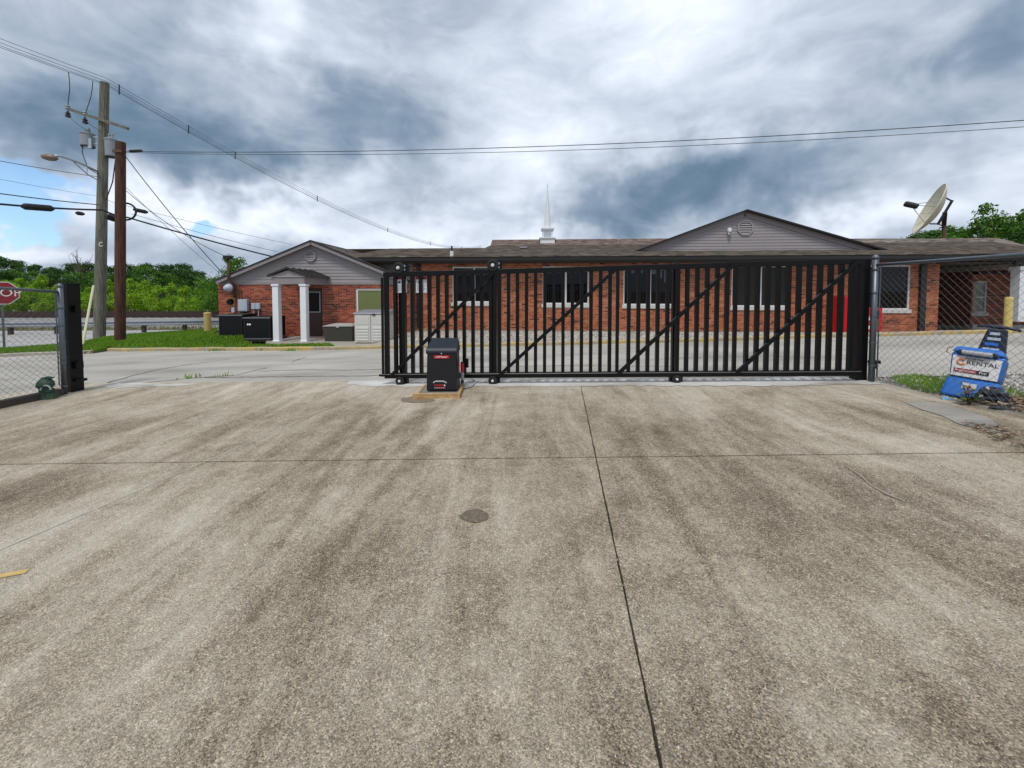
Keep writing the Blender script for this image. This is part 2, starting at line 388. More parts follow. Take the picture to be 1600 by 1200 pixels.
brick_mat('brick_red', [(0.0, (0.10, 0.03, 0.022)), (0.15, (0.19, 0.05, 0.032)), (0.5, (0.33, 0.068, 0.036)), (0.85, (0.42, 0.10, 0.05)), (1.0, (0.48, 0.16, 0.08))])
island_mat('shingle', [(0.0, (0.10, 0.082, 0.068)), (0.4, (0.18, 0.15, 0.127)), (0.75, (0.24, 0.20, 0.168)), (1.0, (0.33, 0.285, 0.235))], 0.95, bigvar=0.25)
island_mat('shingle_red', [(0.0, (0.12, 0.085, 0.073)), (0.5, (0.19, 0.14, 0.118)), (1.0, (0.25, 0.185, 0.155))], 0.95)
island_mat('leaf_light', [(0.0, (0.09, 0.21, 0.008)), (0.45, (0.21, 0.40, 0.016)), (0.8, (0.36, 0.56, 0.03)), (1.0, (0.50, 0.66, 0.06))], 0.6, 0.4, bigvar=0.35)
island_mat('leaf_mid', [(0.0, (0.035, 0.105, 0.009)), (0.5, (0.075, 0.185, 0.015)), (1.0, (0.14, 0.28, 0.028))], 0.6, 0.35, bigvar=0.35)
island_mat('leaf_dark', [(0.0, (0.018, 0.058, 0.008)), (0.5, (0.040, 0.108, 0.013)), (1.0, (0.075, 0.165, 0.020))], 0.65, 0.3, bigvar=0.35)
island_mat('grass_blade', [(0.0, (0.09, 0.21, 0.012)), (0.5, (0.17, 0.34, 0.022)), (0.85, (0.26, 0.44, 0.035)), (1.0, (0.40, 0.42, 0.11))], 0.6, 0.35, bigvar=0.3)
island_mat('dry_grass', [(0.0, (0.10, 0.14, 0.03)), (0.5, (0.20, 0.22, 0.06)), (1.0, (0.30, 0.28, 0.12))], 0.7, 0.3)
island_mat('gravel_stone', [(0.0, (0.10, 0.095, 0.085)), (0.4, (0.27, 0.26, 0.24)), (0.8, (0.45, 0.43, 0.40)), (1.0, (0.66, 0.65, 0.62))], 0.9)
island_mat('pebble_stone', [(0.0, (0.16, 0.14, 0.12)), (0.4, (0.36, 0.33, 0.29)), (0.8, (0.52, 0.48, 0.43)), (1.0, (0.70, 0.67, 0.62))], 0.9)
island_mat('litter_leaf', [(0.0, (0.04, 0.025, 0.015)), (0.4, (0.13, 0.075, 0.045)), (0.75, (0.24, 0.15, 0.09)), (1.0, (0.42, 0.33, 0.24))], 0.85)
island_mat('weed_leaf', [(0.0, (0.07, 0.14, 0.02)), (0.5, (0.16, 0.24, 0.04)), (0.75, (0.25, 0.22, 0.06)), (1.0, (0.26, 0.09, 0.04))], 0.6, 0.3)
wood_mat('pole_grey', (0.085, 0.08, 0.062), (0.27, 0.265, 0.215))
wood_mat('pole_brown', (0.035, 0.019, 0.014), (0.15, 0.075, 0.052))
wood_mat('lumber', (0.36, 0.215, 0.085), (0.60, 0.41, 0.20), 3, 14)

# ---------------------------------------------------------------- mesh builder
class MB:
    def __init__(self): self.v = []; self.f = []
    def add(self, vs, fs):
        o = len(self.v); self.v += [tuple(p) for p in vs]; self.f += [tuple(i + o for i in f) for f in fs]; return self
    def box(self, x0, x1, y0, y1, z0, z1, M=None):
        vs = [Vector(p) for p in ((x0, y0, z0), (x1, y0, z0), (x1, y1, z0), (x0, y1, z0), (x0, y0, z1), (x1, y0, z1), (x1, y1, z1), (x0, y1, z1))]
        if M: vs = [M @ p for p in vs]
        return self.add(vs, [(0, 3, 2, 1), (4, 5, 6, 7), (0, 1, 5, 4), (1, 2, 6, 5), (2, 3, 7, 6), (3, 0, 4, 7)])
    def bar(self, p0, p1, w, d, up=(0, 0, 1)):
        p0 = Vector(p0); p1 = Vector(p1); a = (p1 - p0).normalized(); u = Vector(up)
        s = a.cross(u)
        if s.length < 1e-5: s = a.cross(Vector((0, 1, 0)))
        s.normalize(); t = s.cross(a).normalized()
        vs = []
        for p in (p0, p1):
            for i, j in ((-1, -1), (1, -1), (1, 1), (-1, 1)): vs.append(p + s * (i * w / 2) + t * (j * d / 2))
        return self.add(vs, [(0, 1, 2, 3), (7, 6, 5, 4), (0, 4, 5, 1), (1, 5, 6, 2), (2, 6, 7, 3), (3, 7, 4, 0)])
    def tube(self, pts, r, n=8, caps=True):
        pts = [Vector(p) for p in pts]; m = len(pts)
        rs = r if isinstance(r, (list, tuple)) else [r] * m
        vs = []; ref = None
        for i, p in enumerate(pts):
            a = (pts[min(i + 1, m - 1)] - pts[max(i - 1, 0)]).normalized()
            if ref is None:
                ref = a.cross(Vector((0, 0, 1)))
                if ref.length < 1e-3: ref = a.cross(Vector((1, 0, 0)))
                ref.normalize()
            s = (ref - a * ref.dot(a)).normalized(); t = a.cross(s); ref = s
            for k in range(n):
                an = 2 * math.pi * k / n
                vs.append(p + s * (math.cos(an) * rs[i]) + t * (math.sin(an) * rs[i]))
        fs = [(i * n + k, i * n + (k + 1) % n, (i + 1) * n + (k + 1) % n, (i + 1) * n + k) for i in range(m - 1) for k in range(n)]
        if caps:
            fs.append(tuple(range(n - 1, -1, -1))); fs.append(tuple((m - 1) * n + k for k in range(n)))
        return self.add(vs, fs)
    def prism(self, poly, y0, y1):       # polygon in x,z pushed along y
        n = len(poly)
        vs = [(x, y0, z) for x, z in poly] + [(x, y1, z) for x, z in poly]
        return self.add(vs, [tuple(range(n)), tuple(range(2 * n - 1, n - 1, -1))] + [(i, i + n, (i + 1) % n + n, (i + 1) % n) for i in range(n)])
    def lathe(self, prof, n=24, M=None):  # profile of (radius, z)
        vs = []
        for r_, z in prof:
            for k in range(n):
                an = 2 * math.pi * k / n; p = Vector((r_ * math.cos(an), r_ * math.sin(an), z))
                vs.append(M @ p if M else p)
        m = len(prof)
        fs = [(i * n + k, i * n + (k + 1) % n, (i + 1) * n + (k + 1) % n, (i + 1) * n + k) for i in range(m - 1) for k in range(n)]
        fs.append(tuple(range(n - 1, -1, -1))); fs.append(tuple((m - 1) * n + k for k in range(n)))
        return self.add(vs, fs)
    def build(self, name, mat, parent=None, smooth=False, bevel=0.0, kind=None, label=None):
        me = bpy.data.meshes.new(name); me.from_pydata(self.v, [], self.f); me.update()
        return link(name, me, mat, parent, smooth, bevel, kind, label)

def link(name, me, mat, parent=None, smooth=False, bevel=0.0, kind=None, label=None):
    if mat and not me.materials: me.materials.append(MATS[mat])
    if smooth:
        me.polygons.foreach_set('use_smooth', [True] * len(me.polygons))
    o = bpy.data.objects.new(name, me); COL.objects.link(o)
    if parent: o.parent = parent
    if bevel:
        bm_ = o.modifiers.new('bevel', 'BEVEL'); bm_.width = bevel; bm_.segments = 2; bm_.limit_method = 'ANGLE'
    if kind: o['kind'] = kind
    if label: o['label'] = label
    return o

def tag(o, label, cat, group=None, kind=None):
    o['label'] = label; o['category'] = cat
    if group: o['group'] = group
    if kind: o['kind'] = kind
    return o
def thing(name, label, cat, loc=(0, 0, 0), rz=0.0, group=None):
    o = bpy.data.objects.new(name, None); COL.objects.link(o)
    o.location = loc; o.rotation_euler = (0, 0, rz); o.empty_display_size = 0.1
    return tag(o, label, cat, group)
def copy_tree(o, parent=None):
    c = o.copy(); COL.objects.link(c); c.parent = parent
    for ch in list(o.children): copy_tree(ch, c)
    return c
def text(body, name, mat, parent, loc, size, rot=(R(90), 0, 0), sx=1.0, align='CENTER', shear=0.0):
    cu = bpy.data.curves.new(name, 'FONT'); cu.body = body; cu.size = size; cu.align_x = align; cu.align_y = 'CENTER'
    cu.extrude = 0.0008; cu.shear = shear
    cu.materials.append(MATS[mat])
    tmp = bpy.data.objects.new(name, cu); COL.objects.link(tmp)
    me = bpy.data.meshes.new_from_object(tmp); bpy.data.objects.remove(tmp); me.name = name
    if not me.materials: me.materials.append(MATS[mat])
    o = bpy.data.objects.new(name, me); COL.objects.link(o); o.parent = parent
    o.location = loc; o.rotation_euler = rot; o.scale = (sx, 1, 1)
    return o

def sheet(name, pts, dz, mat, kind='structure', step=1.5, thick=0.0, parent=None, jitter=0.0, zf=None, seed=0):
    """a ground sheet following the terrain; the outline may be made ragged; thick > 0 drops a skirt"""
    rnd = random.Random(seed)
    if jitter:
        out = []
        for i, p in enumerate(pts):
            q = pts[(i + 1) % len(pts)]; L = math.hypot(q[0] - p[0], q[1] - p[1]); n = max(1, int(L / 0.12)) if L < 40 else 1
            for k in range(n):
                t = k / n; x = p[0] + (q[0] - p[0]) * t; y = p[1] + (q[1] - p[1]) * t
                out.append((x + rnd.uniform(-jitter, jitter), y + rnd.uniform(-jitter, jitter)))
        pts = out
    bm = bmesh.new()
    f = bm.faces.new([bm.verts.new((p[0], p[1], 0)) for p in pts])
    bmesh.ops.recalc_face_normals(bm, faces=[f])
    if f.normal.z < 0: f.normal_flip()
    bmesh.ops.triangulate(bm, faces=bm.faces[:])
    xs = [p[0] for p in pts]; ys = [p[1] for p in pts]
    for ax, lo, hi in ((0, min(xs), max(xs)), (1, min(ys), max(ys))):
        k = math.ceil(lo / step)
        while k * step < hi:
            co = [0, 0, 0]; co[ax] = k * step; no = [0, 0, 0]; no[ax] = 1
            bmesh.ops.bisect_plane(bm, geom=bm.verts[:] + bm.edges[:] + bm.faces[:], plane_co=co, plane_no=no, dist=1e-5)
            k += 1
    for v in bm.verts:
        v.co.z = (zf or gz)(v.co.x, v.co.y) + dz
    if thick:
        be = [e for e in bm.edges if e.is_boundary]
        r_ = bmesh.ops.extrude_edge_only(bm, edges=be)
        for v in r_['geom']:
            if isinstance(v, bmesh.types.BMVert): v.co.z -= thick
    me = bpy.data.meshes.new(name); bm.to_mesh(me); bm.free()
    return link(name, me, mat, parent, kind=kind)

def strip(name, pts, w, dz, mat, parent, seed=1, wj=0.5):
    """thin ragged ribbon lying on the ground along points (cracks, paint)"""
    rnd = random.Random(seed); P = []
    for i in range(len(pts) - 1):
        a = Vector(pts[i]).to_2d() if len(pts[i]) > 2 else Vector(pts[i]); b = Vector(pts[i + 1]).to_2d() if len(pts[i + 1]) > 2 else Vector(pts[i + 1])
        n = max(1, int((b - a).length / 0.1))
        for k in range(n): P.append(a.lerp(b, k / n))
    P.append(Vector(pts[-1]).to_2d() if len(pts[-1]) > 2 else Vector(pts[-1]))
    mb = MB(); vs = []
    for i, p in enumerate(P):
        a = (P[min(i + 1, len(P) - 1)] - P[max(0, i - 1)]).normalized(); s = Vector((-a.y, a.x))
        j = Vector((rnd.uniform(-1, 1), rnd.uniform(-1, 1))) * w * wj * 1.2
        ww = w * rnd.uniform(1 - wj, 1 + wj) / 2
        for q in (p + j - s * ww, p + j + s * ww): vs.append((q.x, q.y, gz(q.x, q.y) + dz))
    mb.add(vs, [(2 * i, 2 * i + 1, 2 * i + 3, 2 * i + 2) for i in range(len(P) - 1)])
    return mb.build(name, mat, parent)

# ================================================================ THE SETTING
# ---- terrain base
def ground_sheet():
    xs = [-900, -400, -200, -100, -60, -40] + [x * 2.0 for x in range(-15, 16)] + [40, 60, 100, 200, 400, 900]
    ys = [-600, -200, -60, -20, -8] + [y * 1.5 for y in range(-3, 20)] + [34, 40, 50, 70, 100, 200, 400, 1200]
    vs = []; fs = []
    for y in ys:
        for x in xs: vs.append((x, y, gz(x, y) - 0.07 - 0.6 * clamp((y - 11.5) / 2.0, 0, 1) * clamp((x + 5) / 3, 0, 1)))
    W = len(xs)
    for j in range(len(ys) - 1):
        for i in range(W - 1): fs.append((j * W + i, j * W + i + 1, (j + 1) * W + i + 1, (j + 1) * W + i))
    MB().add(vs, fs).build('ground', 'dirt_ground', kind='structure')
ground_sheet()

# ---- driveway: real slabs with open joints
GO = Vector((-2.2, 6.84)); GD = Vector((7.65, -0.81)).normalized(); GYAW = math.atan2(GD.y, GD.x)
def gline(x, off=0.0):                 # y on the gate line at x
    return GO.y + (x - GO.x) * GD.y / GD.x + off
drive = thing('driveway', 'x', 'x'); del drive['label']; del drive['category']; drive['kind'] = 'structure'
FAR_OFF = 0.30
bx0, bx1, by0 = -13.0, 5.62, -6.0
E_SL = (bx1 + 0.9, -0.9)               # right slab edge leans: handled as polygon
drive_poly = [(bx0, by0), (6.6, by0), (6.2, 2.2), (5.95, 3.4), (5.72, 4.6), (5.60, 5.4), (5.56, gline(5.56, FAR_OFF)), (-8.5, gline(-8.5, FAR_OFF)), (-9.0, 6.9), (-9.8, 6.2), (-11.0, 5.0), (-13.0, 3.0)]
MBX = MB()
sheet('joint_bed', drive_poly, -0.028, 'joint_dark', None, 3.0, parent=drive)

T0, T1 = G(0, 727).to_2d(), G(1600, 708).to_2d()
A0, A1 = G(905, 592).to_2d(), G(1033, 1200).to_2d()
B0, B1 = G(0, 862).to_2d(), G(425, 678).to_2d()
def half(poly, p, q, side, gap):       # keep the part of poly on one side of line pq, leaving half a joint
    d = (q - p).normalized(); n = Vector((-d.y, d.x)) * side
    out = []
    for i in range(len(poly)):
        a = Vector(poly[i]); b = Vector(poly[(i + 1) % len(poly)])
        da = (a - p).dot(n) - gap; db = (b - p).dot(n) - gap
        if da >= 0: out.append((a.x, a.y))
        if da * db < 0:
            c = a.lerp(b, da / (da - db)); out.append((c.x, c.y))
    return out
def ragged(poly, amp, seed):
    rnd = random.Random(seed); out = []
    for i in range(len(poly)):
        a = Vector(poly[i]); b = Vector(poly[(i + 1) % len(poly)]); n = max(1, int((b - a).length / 0.06))
        for k in range(n):
            p = a.lerp(b, k / n)
            out.append((p.x + rnd.uniform(-amp, amp), p.y + rnd.uniform(-amp, amp)))
    return out
k = 0
for row in (1, -1):
    pr = half(drive_poly, T0, T1, row, 0.011)
    for pa, pb in ((None, (B0, B1)), ((B0, B1), (A0, A1)), ((A0, A1), None)):
        pp = pr
        if pb: pp = half(pp, pb[0], pb[1], 1 if (pb[1] - pb[0]).y > 0 else -1, 0.006)
        if pa: pp = half(pp, pa[0], pa[1], -1 if (pa[1] - pa[0]).y > 0 else 1, 0.006)
        if len(pp) > 2:
            k += 1
            sheet('concrete_slab', ragged(pp, 0.0022, k), 0.008 + 0.0012 * (k % 3), 'driveway_concrete', None, 6.0, 0.05, drive)
# pale sealant squeezed into the left joint
strip('joint_filler', [tuple(B0 + (B1 - B0) * t) for t in (-0.6, 0, 1, 1.25)], 0.016, 0.0135, 'joint_pale', drive, 3, 0.25)
# marks and repairs in the concrete
def ring(px, py, rx, ry, n=18, seed=0, j=0.2):
    rnd = random.Random(seed); c = G(px, py)
    out = []
    for i in range(n):
        a = 2 * math.pi * i / n; k_ = 1 + rnd.uniform(-j, j)
        p = G(px + rx * math.cos(a) * k_, py - ry * math.sin(a) * k_); out.append((p.x, p.y))
    return out
sheet('repair_patch', ring(742, 809, 23, 10, 30, 4, 0.09), 0.015, 'patch_dark', None, 1.0, parent=drive)
sheet('cement_patch', [tuple(G(*p).to_2d()) for p in ((1412, 630), (1437, 629), (1480, 634), (1510, 643), (1545, 656), (1562, 668), (1530, 672), (1496, 664), (1470, 651), (1440, 641))],
      0.0145, 'smooth_cement', None, 0.4, parent=drive, jitter=0.012, seed=5)
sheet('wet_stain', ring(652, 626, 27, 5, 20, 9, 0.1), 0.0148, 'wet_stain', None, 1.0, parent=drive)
strip('paint_mark', [G(-20, 908).to_2d(), G(38, 897).to_2d()], 0.035, 0.0145, 'paint_yellow_old', drive, 5, 0.3)
strip('pale_crack', [tuple(G(*p).to_2d()) for p in ((1322, 732), (1345, 745), (1362, 762), (1385, 775), (1408, 784))], 0.012, 0.0145, 'walk_concrete', drive, 6, 0.8)
# fresh footing along the gate track
def along(px, off): return (px, gline(px, off))
footing = sheet('gate_footing', [along(-3.0, 0.10), along(-2.6, -0.12), along(-1.2, -0.18), along(0.5, -0.24), along(2.0, -0.20), along(3.2, -0.27), along(4.6, -0.24), along(5.5, -0.20), along(5.5, 0.29), along(-2.4, 0.29), along(-3.0, 0.27)],
                0.0145, 'fresh_concrete', 'structure', 1.5, jitter=0.055, seed=2)
sheet('footing_patch', [along(-7.7, -0.05), along(-7.2, -0.16), along(-6.2, -0.02), along(-5.9, 0.12), along(-6.8, 0.18), along(-7.7, 0.24)], 0.0145, 'fresh_concrete', None, 1.5, parent=footing, jitter=0.04, seed=3)

# ---- lane in front of the buildings
kerb_pts = [(-40, 560), (40, 556), (100, 554), (140, 553), (165, 549), (200, 549), (300, 548), (430, 548), (520, 547), (600, 545), (700, 543), (800, 541), (950, 537.5), (1100, 534.5), (1250, 529), (1400, 525), (1600, 520), (1800, 514)]
KERB = [G(x, y).to_2d() for x, y in kerb_pts]
lane_poly = [(-30, 5.0), (-13, 3.0), (-11, 5.0), (-9.8, 6.2), (-9.0, 6.9), (-8.5, gline(-8.5, FAR_OFF)), (5.56, gline(5.56, FAR_OFF)), (9.0, 6.2), (14, 6.4), (40, 6.0), (45, 13)] + \
            [(p.x, p.y + 0.05) for p in reversed(KERB)] + [(-40, 17.5)]
lane = sheet('lane', lane_poly, 0.0, 'lane_asphalt', 'structure', 1.5)
for i, (pts, w) in enumerate((
        ([(150, 603), (180, 595), (212, 586), (250, 577), (300, 569), (360, 561)], 0.035),
        ([(150, 603), (200, 600), (250, 596), (300, 591), (370, 586), (395, 580), (416, 575)], 0.03),
        ([(400, 581), (440, 579), (480, 578), (540, 578.5), (596, 577)], 0.025),
        ([(640, 572), (760, 574), (900, 571), (1050, 573)], 0.02),
        ([(455, 566), (468, 561), (477, 558)], 0.02),
        ([(1040, 560), (1200, 556), (1330, 561)], 0.02),
        ([(320, 590), (340, 590), (420, 589), (600, 587)], 0.03))):
    strip('crack', [tuple(G(*p).to_2d()) for p in pts], w, 0.004, 'crack_dark', lane, i + 20, 0.5)

def kerb(name, pts, mat, label=None, w=0.16, h=0.10):
    vs = []; n = len(pts)
    P = []
    for i in range(n - 1):
        m = max(1, int((pts[i + 1] - pts[i]).length / 0.6))
        for k_ in range(m): P.append(pts[i].lerp(pts[i + 1], k_ / m))
    P.append(pts[-1])
    rnd = random.Random(3)
    for i, p in enumerate(P):
        a = (P[min(i + 1, len(P) - 1)] - P[max(0, i - 1)]).normalized(); s = Vector((-a.y, a.x))
        z = gz(p.x, p.y); jj = rnd.uniform(-0.012, 0.012)
        for o, hh in ((0, -0.08), (0.0, h * 0.8), (0.025, h), (w, h), (w, -0.08)):
            q = p + s * (o + (jj if o < w else 0)); vs.append((q.x, q.y, z + hh + (jj if hh > 0 else 0)))
    fs = [(5 * i + k_, 5 * i + k_ + 1, 5 * i + 6 + k_, 5 * i + 5 + k_) for i in range(len(P) - 1) for k_ in range(4)]
    return MB().add(vs, [f[::-1] for f in fs]).build(name, mat, kind='structure')
kerb('kerb', KERB[3:], 'worn_yellow_kerb')
kerb('kerb', KERB[:4], 'walk_concrete')

# ---- lawn island, street, pebble bed, walk
lawn_back = [G(*p).to_2d() for p in ((340, 516), (300, 519), (240, 523), (200, 526), (165, 530), (120, 540), (60, 545), (0, 549), (-40, 552))]
K = [p + Vector((0, 0.16)) for p in KERB]
lawn_poly = [(p.x, p.y) for p in K[:9]] + [(-6.0, 12.95), (-9.2, 13.25), (-9.45, 15.5), (-11.7, 15.5)] + [(p.x, p.y) for p in lawn_back]
def sstep(t): t = clamp(t, 0, 1); return t * t * (3 - 2 * t)
def lawn_z(x, y): return gz(x, y) + 0.25 * sstep((y - 13.2) / 1.3) * sstep((-9.3 - x) / 0.5) * sstep((x + 17) / 5)
lawn = sheet('lawn', lawn_poly, 0.085, 'soil_green', 'structure', 0.6, 0.4, zf=lawn_z)
street_poly = [(-70, 14.5)] + [(p.x, p.y - 0.0) for p in reversed(lawn_back)] + [(-12.5, 26), (-80, 21.5)]
sheet('street', [(-70, 15.2), (-30, 14.6), (lawn_back[-1].x, lawn_back[-1].y)] + [(p.x, p.y) for p in reversed(lawn_back[:-1])] + [(-9, 19), (-9, 24), (-40, 21.6), (-70, 20.5)], 0.004, 'street_asphalt', 'structure', 1.5)
def kerb_y(x):
    for a_, b_ in zip(K[:-1], K[1:]):
        if a_.x <= x <= b_.x: return a_.y + (b_.y - a_.y) * (x - a_.x) / (b_.x - a_.x)
    return K[-1].y if x > K[-1].x else K[0].y
def bed_z(x, y):
    ky = kerb_y(x); wy = 16.0 - (x + 2.58) / 17.1
    t = clamp((y - ky) / max(0.5, wy - ky), 0, 1)
    return (gz(x, ky) + 0.06) * (1 - t) + 0.0 * t if x > -4.4 else gz(x, y) + 0.02
sheet('pebble_bed', [(K[8].x, K[8].y)] + [(p.x, p.y) for p in K[9:]] + [(24, 14.3), (14.5, 15.2), (-2.6, 16.2), (-4.3, 16.2), (-4.3, 14.2)], 0.0, 'walk_concrete', 'structure', 0.8, zf=bed_z)
walk = sheet('walkway', [(p.x, p.y) for p in (CAM + ray(*q) * (-1.77 / ray(*q).z) for q in ((415, 535), (437, 540), (500, 541.5), (560, 543), (640, 542)))] + [(-3.2, 15.55), (-9.5, 15.55)], -0.17, 'walk_concrete', 'structure', 1.5, 0.3, zf=lambda x, y: 0.0)

def scatter_points(poly, n, seed, inner=None):
    rnd = random.Random(seed)
    xs = [p[0] for p in poly]; ys = [p[1] for p in poly]; out = []; tries = 0
    def inside(x, y):
        c = False; j = len(poly) - 1
        for i in range(len(poly)):
            xi, yi = poly[i][0], poly[i][1]; xj, yj = poly[j][0], poly[j][1]
            if (yi > y) != (yj > y) and x < (xj - xi) * (y - yi) / (yj - yi) + xi: c = not c
            j = i
        return c
    while len(out) < n and tries < n * 30:
        tries += 1
        x = rnd.uniform(min(xs), max(xs)); y = rnd.uniform(min(ys), max(ys))
        if inside(x, y) and (inner is None or inner(x, y, rnd)): out.append((x, y))
    return out

def blades(name, pts, h0, h1, w, dz, mat, label, cat, seed=0, zf=None, lean=0.5):
    rnd = random.Random(seed); vs = []; fs = []
    for x, y in pts:
        z = (zf or gz)(x, y) + dz; a = rnd.uniform(0, 6.283); h = rnd.uniform(h0, h1)
        dx, dy = math.cos(a) * w / 2, math.sin(a) * w / 2; l = rnd.uniform(0, lean) * h; b = rnd.uniform(0, 6.283)
        i = len(vs)
        vs += [(x - dx, y - dy, z), (x + dx, y + dy, z), (x + math.cos(b) * l, y + math.sin(b) * l, z + h)]
        fs.append((i, i + 1, i + 2))
    o = MB(); o.v = vs; o.f = fs
    return tag(o.build(name, mat), label, cat, kind='stuff')

blades('grass', scatter_points(lawn_poly, 60000, 1), 0.05, 0.11, 0.035, 0.08, 'grass_blade', 'mown green lawn on the island behind the kerb', 'grass', 1, zf=lawn_z)

def stones(name, pts, r0, r1, dz, mat, label, cat, seed=0, zf=None):
    rnd = random.Random(seed); vs = []; fs = []
    base = [(0, 0, 1), (1, 0, 0), (0.3, 0.95, 0), (-0.8, 0.6, 0), (-0.8, -0.6, 0), (0.3, -0.95, 0)]
    for x, y in pts:
        r_ = r0 + (r1 - r0) * rnd.random() ** 2.2; a = rnd.uniform(0, 6.283); ca, sa = math.cos(a), math.sin(a); sy = rnd.uniform(0.6, 1.0)
        z = (zf or gz)(x, y) + dz; i = len(vs); tx, ty = rnd.uniform(-.4, .4), rnd.uniform(-.4, .4)
        for bx, by, bz in base:
            if bz: bx, by = tx, ty
            by *= sy; kk = r_ * rnd.uniform(0.8, 1.15)
            vs.append((x + (bx * ca - by * sa) * kk, y + (bx * sa + by * ca) * kk, z + bz * r_ * 0.75 - (0.25 * r_ if not bz else 0)))
        fs += [(i, i + 1, i + 2), (i, i + 2, i + 3), (i, i + 3, i + 4), (i, i + 4, i + 5), (i, i + 5, i + 1)]
    o = MB(); o.v = vs; o.f = fs
    return tag(o.build(name, mat), label, cat, kind='stuff')

stones('exposed_aggregate', scatter_points([(-4.6, 1.0), (4.6, 1.0), (5.4, 3.2), (-5.4, 3.2)], 15000, 31, lambda x, y, r_: r_.random() < 0.25 + 0.9 * max(0.0, mnoise.noise((x * 0.8, y * 0.6, 4.0)) + 0.25)), 0.0016, 0.0058, 0.0095, 'gravel_stone', 'tiny exposed stones in the worn foreground concrete', 'stones', 31)
peb_poly = [(p.x, p.y + 0.02) for p in K[9:17]] + [(17, 14.6), (14.5, 15.0), (-2.6, 16.0), (-3.6, 16.0)]
stones('pebbles', scatter_points(peb_poly, 14000, 2), 0.018, 0.055, 0.0, 'pebble_stone', 'pale pebbles filling the bed below the long brick wall', 'pebbles', 2, zf=bed_z)

# right-hand verge beside the driveway
verge_poly = [(5.62, 6.3), (5.64, 5.4), (5.76, 4.6), (5.98, 3.4), (6.25, 2.2), (6.7, 0), (12, 0), (12, 6.35), (9, 6.2)]
sheet('verge', verge_poly, -0.012, 'dirt_ground', 'structure', 1.0)
def verge_gravel(x, y, rnd): return rnd.random() < (0.9 if y > 5.0 else 0.35)
stones('gravel', scatter_points([(5.6, 6.5), (5.64, 5.4), (5.76, 4.6), (5.98, 3.4), (6.3, 2.6), (10.5, 2.6), (11, 6.4)], 9000, 3, verge_gravel), 0.010, 0.040, -0.01, 'gravel_stone', 'grey and white gravel on the verge behind the right fence', 'gravel', 3)
blades('verge_grass', scatter_points([tuple(G(*p).to_2d()) for p in ((1392, 588), (1430, 585), (1490, 596), (1500, 618), (1440, 612), (1400, 598))], 2000, 4), 0.02, 0.06, 0.014, -0.01, 'grass_blade', 'patch of green grass left of the blue machine', 'grass', 4)
blades('verge_weeds', scatter_points([(6.4, 6.2), (6.2, 4.4), (9.5, 4.0), (10, 6.2)], 1500, 5, lambda x, y, r_: mnoise.noise((x * 1.3, y * 1.3, 0)) > 0.12), 0.03, 0.11, 0.02, -0.01, 'grass_blade', 'thin weeds scattered over the gravel behind the machine', 'weeds', 5)
def litter(name, pts, s0, s1, dz, mat, label, cat, seed):
    rnd = random.Random(seed); vs = []; fs = []
    for x, y in pts:
        s = rnd.uniform(s0, s1); a = rnd.uniform(0, 6.28); ca, sa = math.cos(a), math.sin(a); z = gz(x, y) + dz + rnd.uniform(0, 0.02); i = len(vs)
        t1, t2 = rnd.uniform(-.5, .5), rnd.uniform(-.5, .5); wd = rnd.uniform(0.22, 0.6)
        for lx, ly, lz in ((-1, 0, 0.0), (0, -wd, 0.15), (1, 0, 0.0), (0, wd, 0.2)):
            vs.append((x + (lx * ca - ly * sa) * s, y + (lx * sa + ly * ca) * s, z + s * (lz + abs(lx) * 0.15 + t1 * lx * 0.5 + t2 * ly + 0.3)))
        fs += [(i, i + 1, i + 2), (i, i + 2, i + 3)]
    o = MB(); o.v = vs; o.f = fs
    return tag(o.build(name, mat), label, cat, kind='stuff')
lit_poly = [(5.66, 4.95), (5.78, 4.3), (5.98, 3.4), (6.2, 2.6), (7.6, 2.6), (7.4, 4.4), (6.3, 5.15)]
litter('leaf_litter', scatter_points(lit_poly, 2400, 6), 0.02, 0.055, -0.005, 'litter_leaf', 'dead brown leaves strewn at the foot of the right fence', 'leaves', 6)
litter('leaf_crumbs', scatter_points([tuple(G(*p).to_2d()) for p in ((1500, 660), (1560, 668), (1620, 690), (1620, 720), (1540, 684))], 260, 16), 0.008, 0.03, 0.012, 'litter_leaf', 'dark leaf crumbs spilled on the concrete below the smooth patch', 'leaves', 16)

# tufts growing from the lane crack and the kerb
tuft_pts = []
rt = random.Random(8)
for px, py in ((300, 590), (292, 591), (345, 589), (206, 548), (340, 548), (421, 543), (428, 546), (420, 547), (414, 545), (425, 543), (533, 546), (455, 548)):
    c = G(px, py)
    for _ in range(70 if py < 550 else 14):
        tuft_pts.append((c.x + rt.gauss(0, 0.16 if py < 550 else 0.10), c.y + rt.gauss(0, 0.07)))
blades('weed_tufts', tuft_pts, 0.02, 0.13, 0.025, 0.0, 'grass_blade', 'bright weeds sprouting along the kerb and the lane crack', 'weeds', 7)

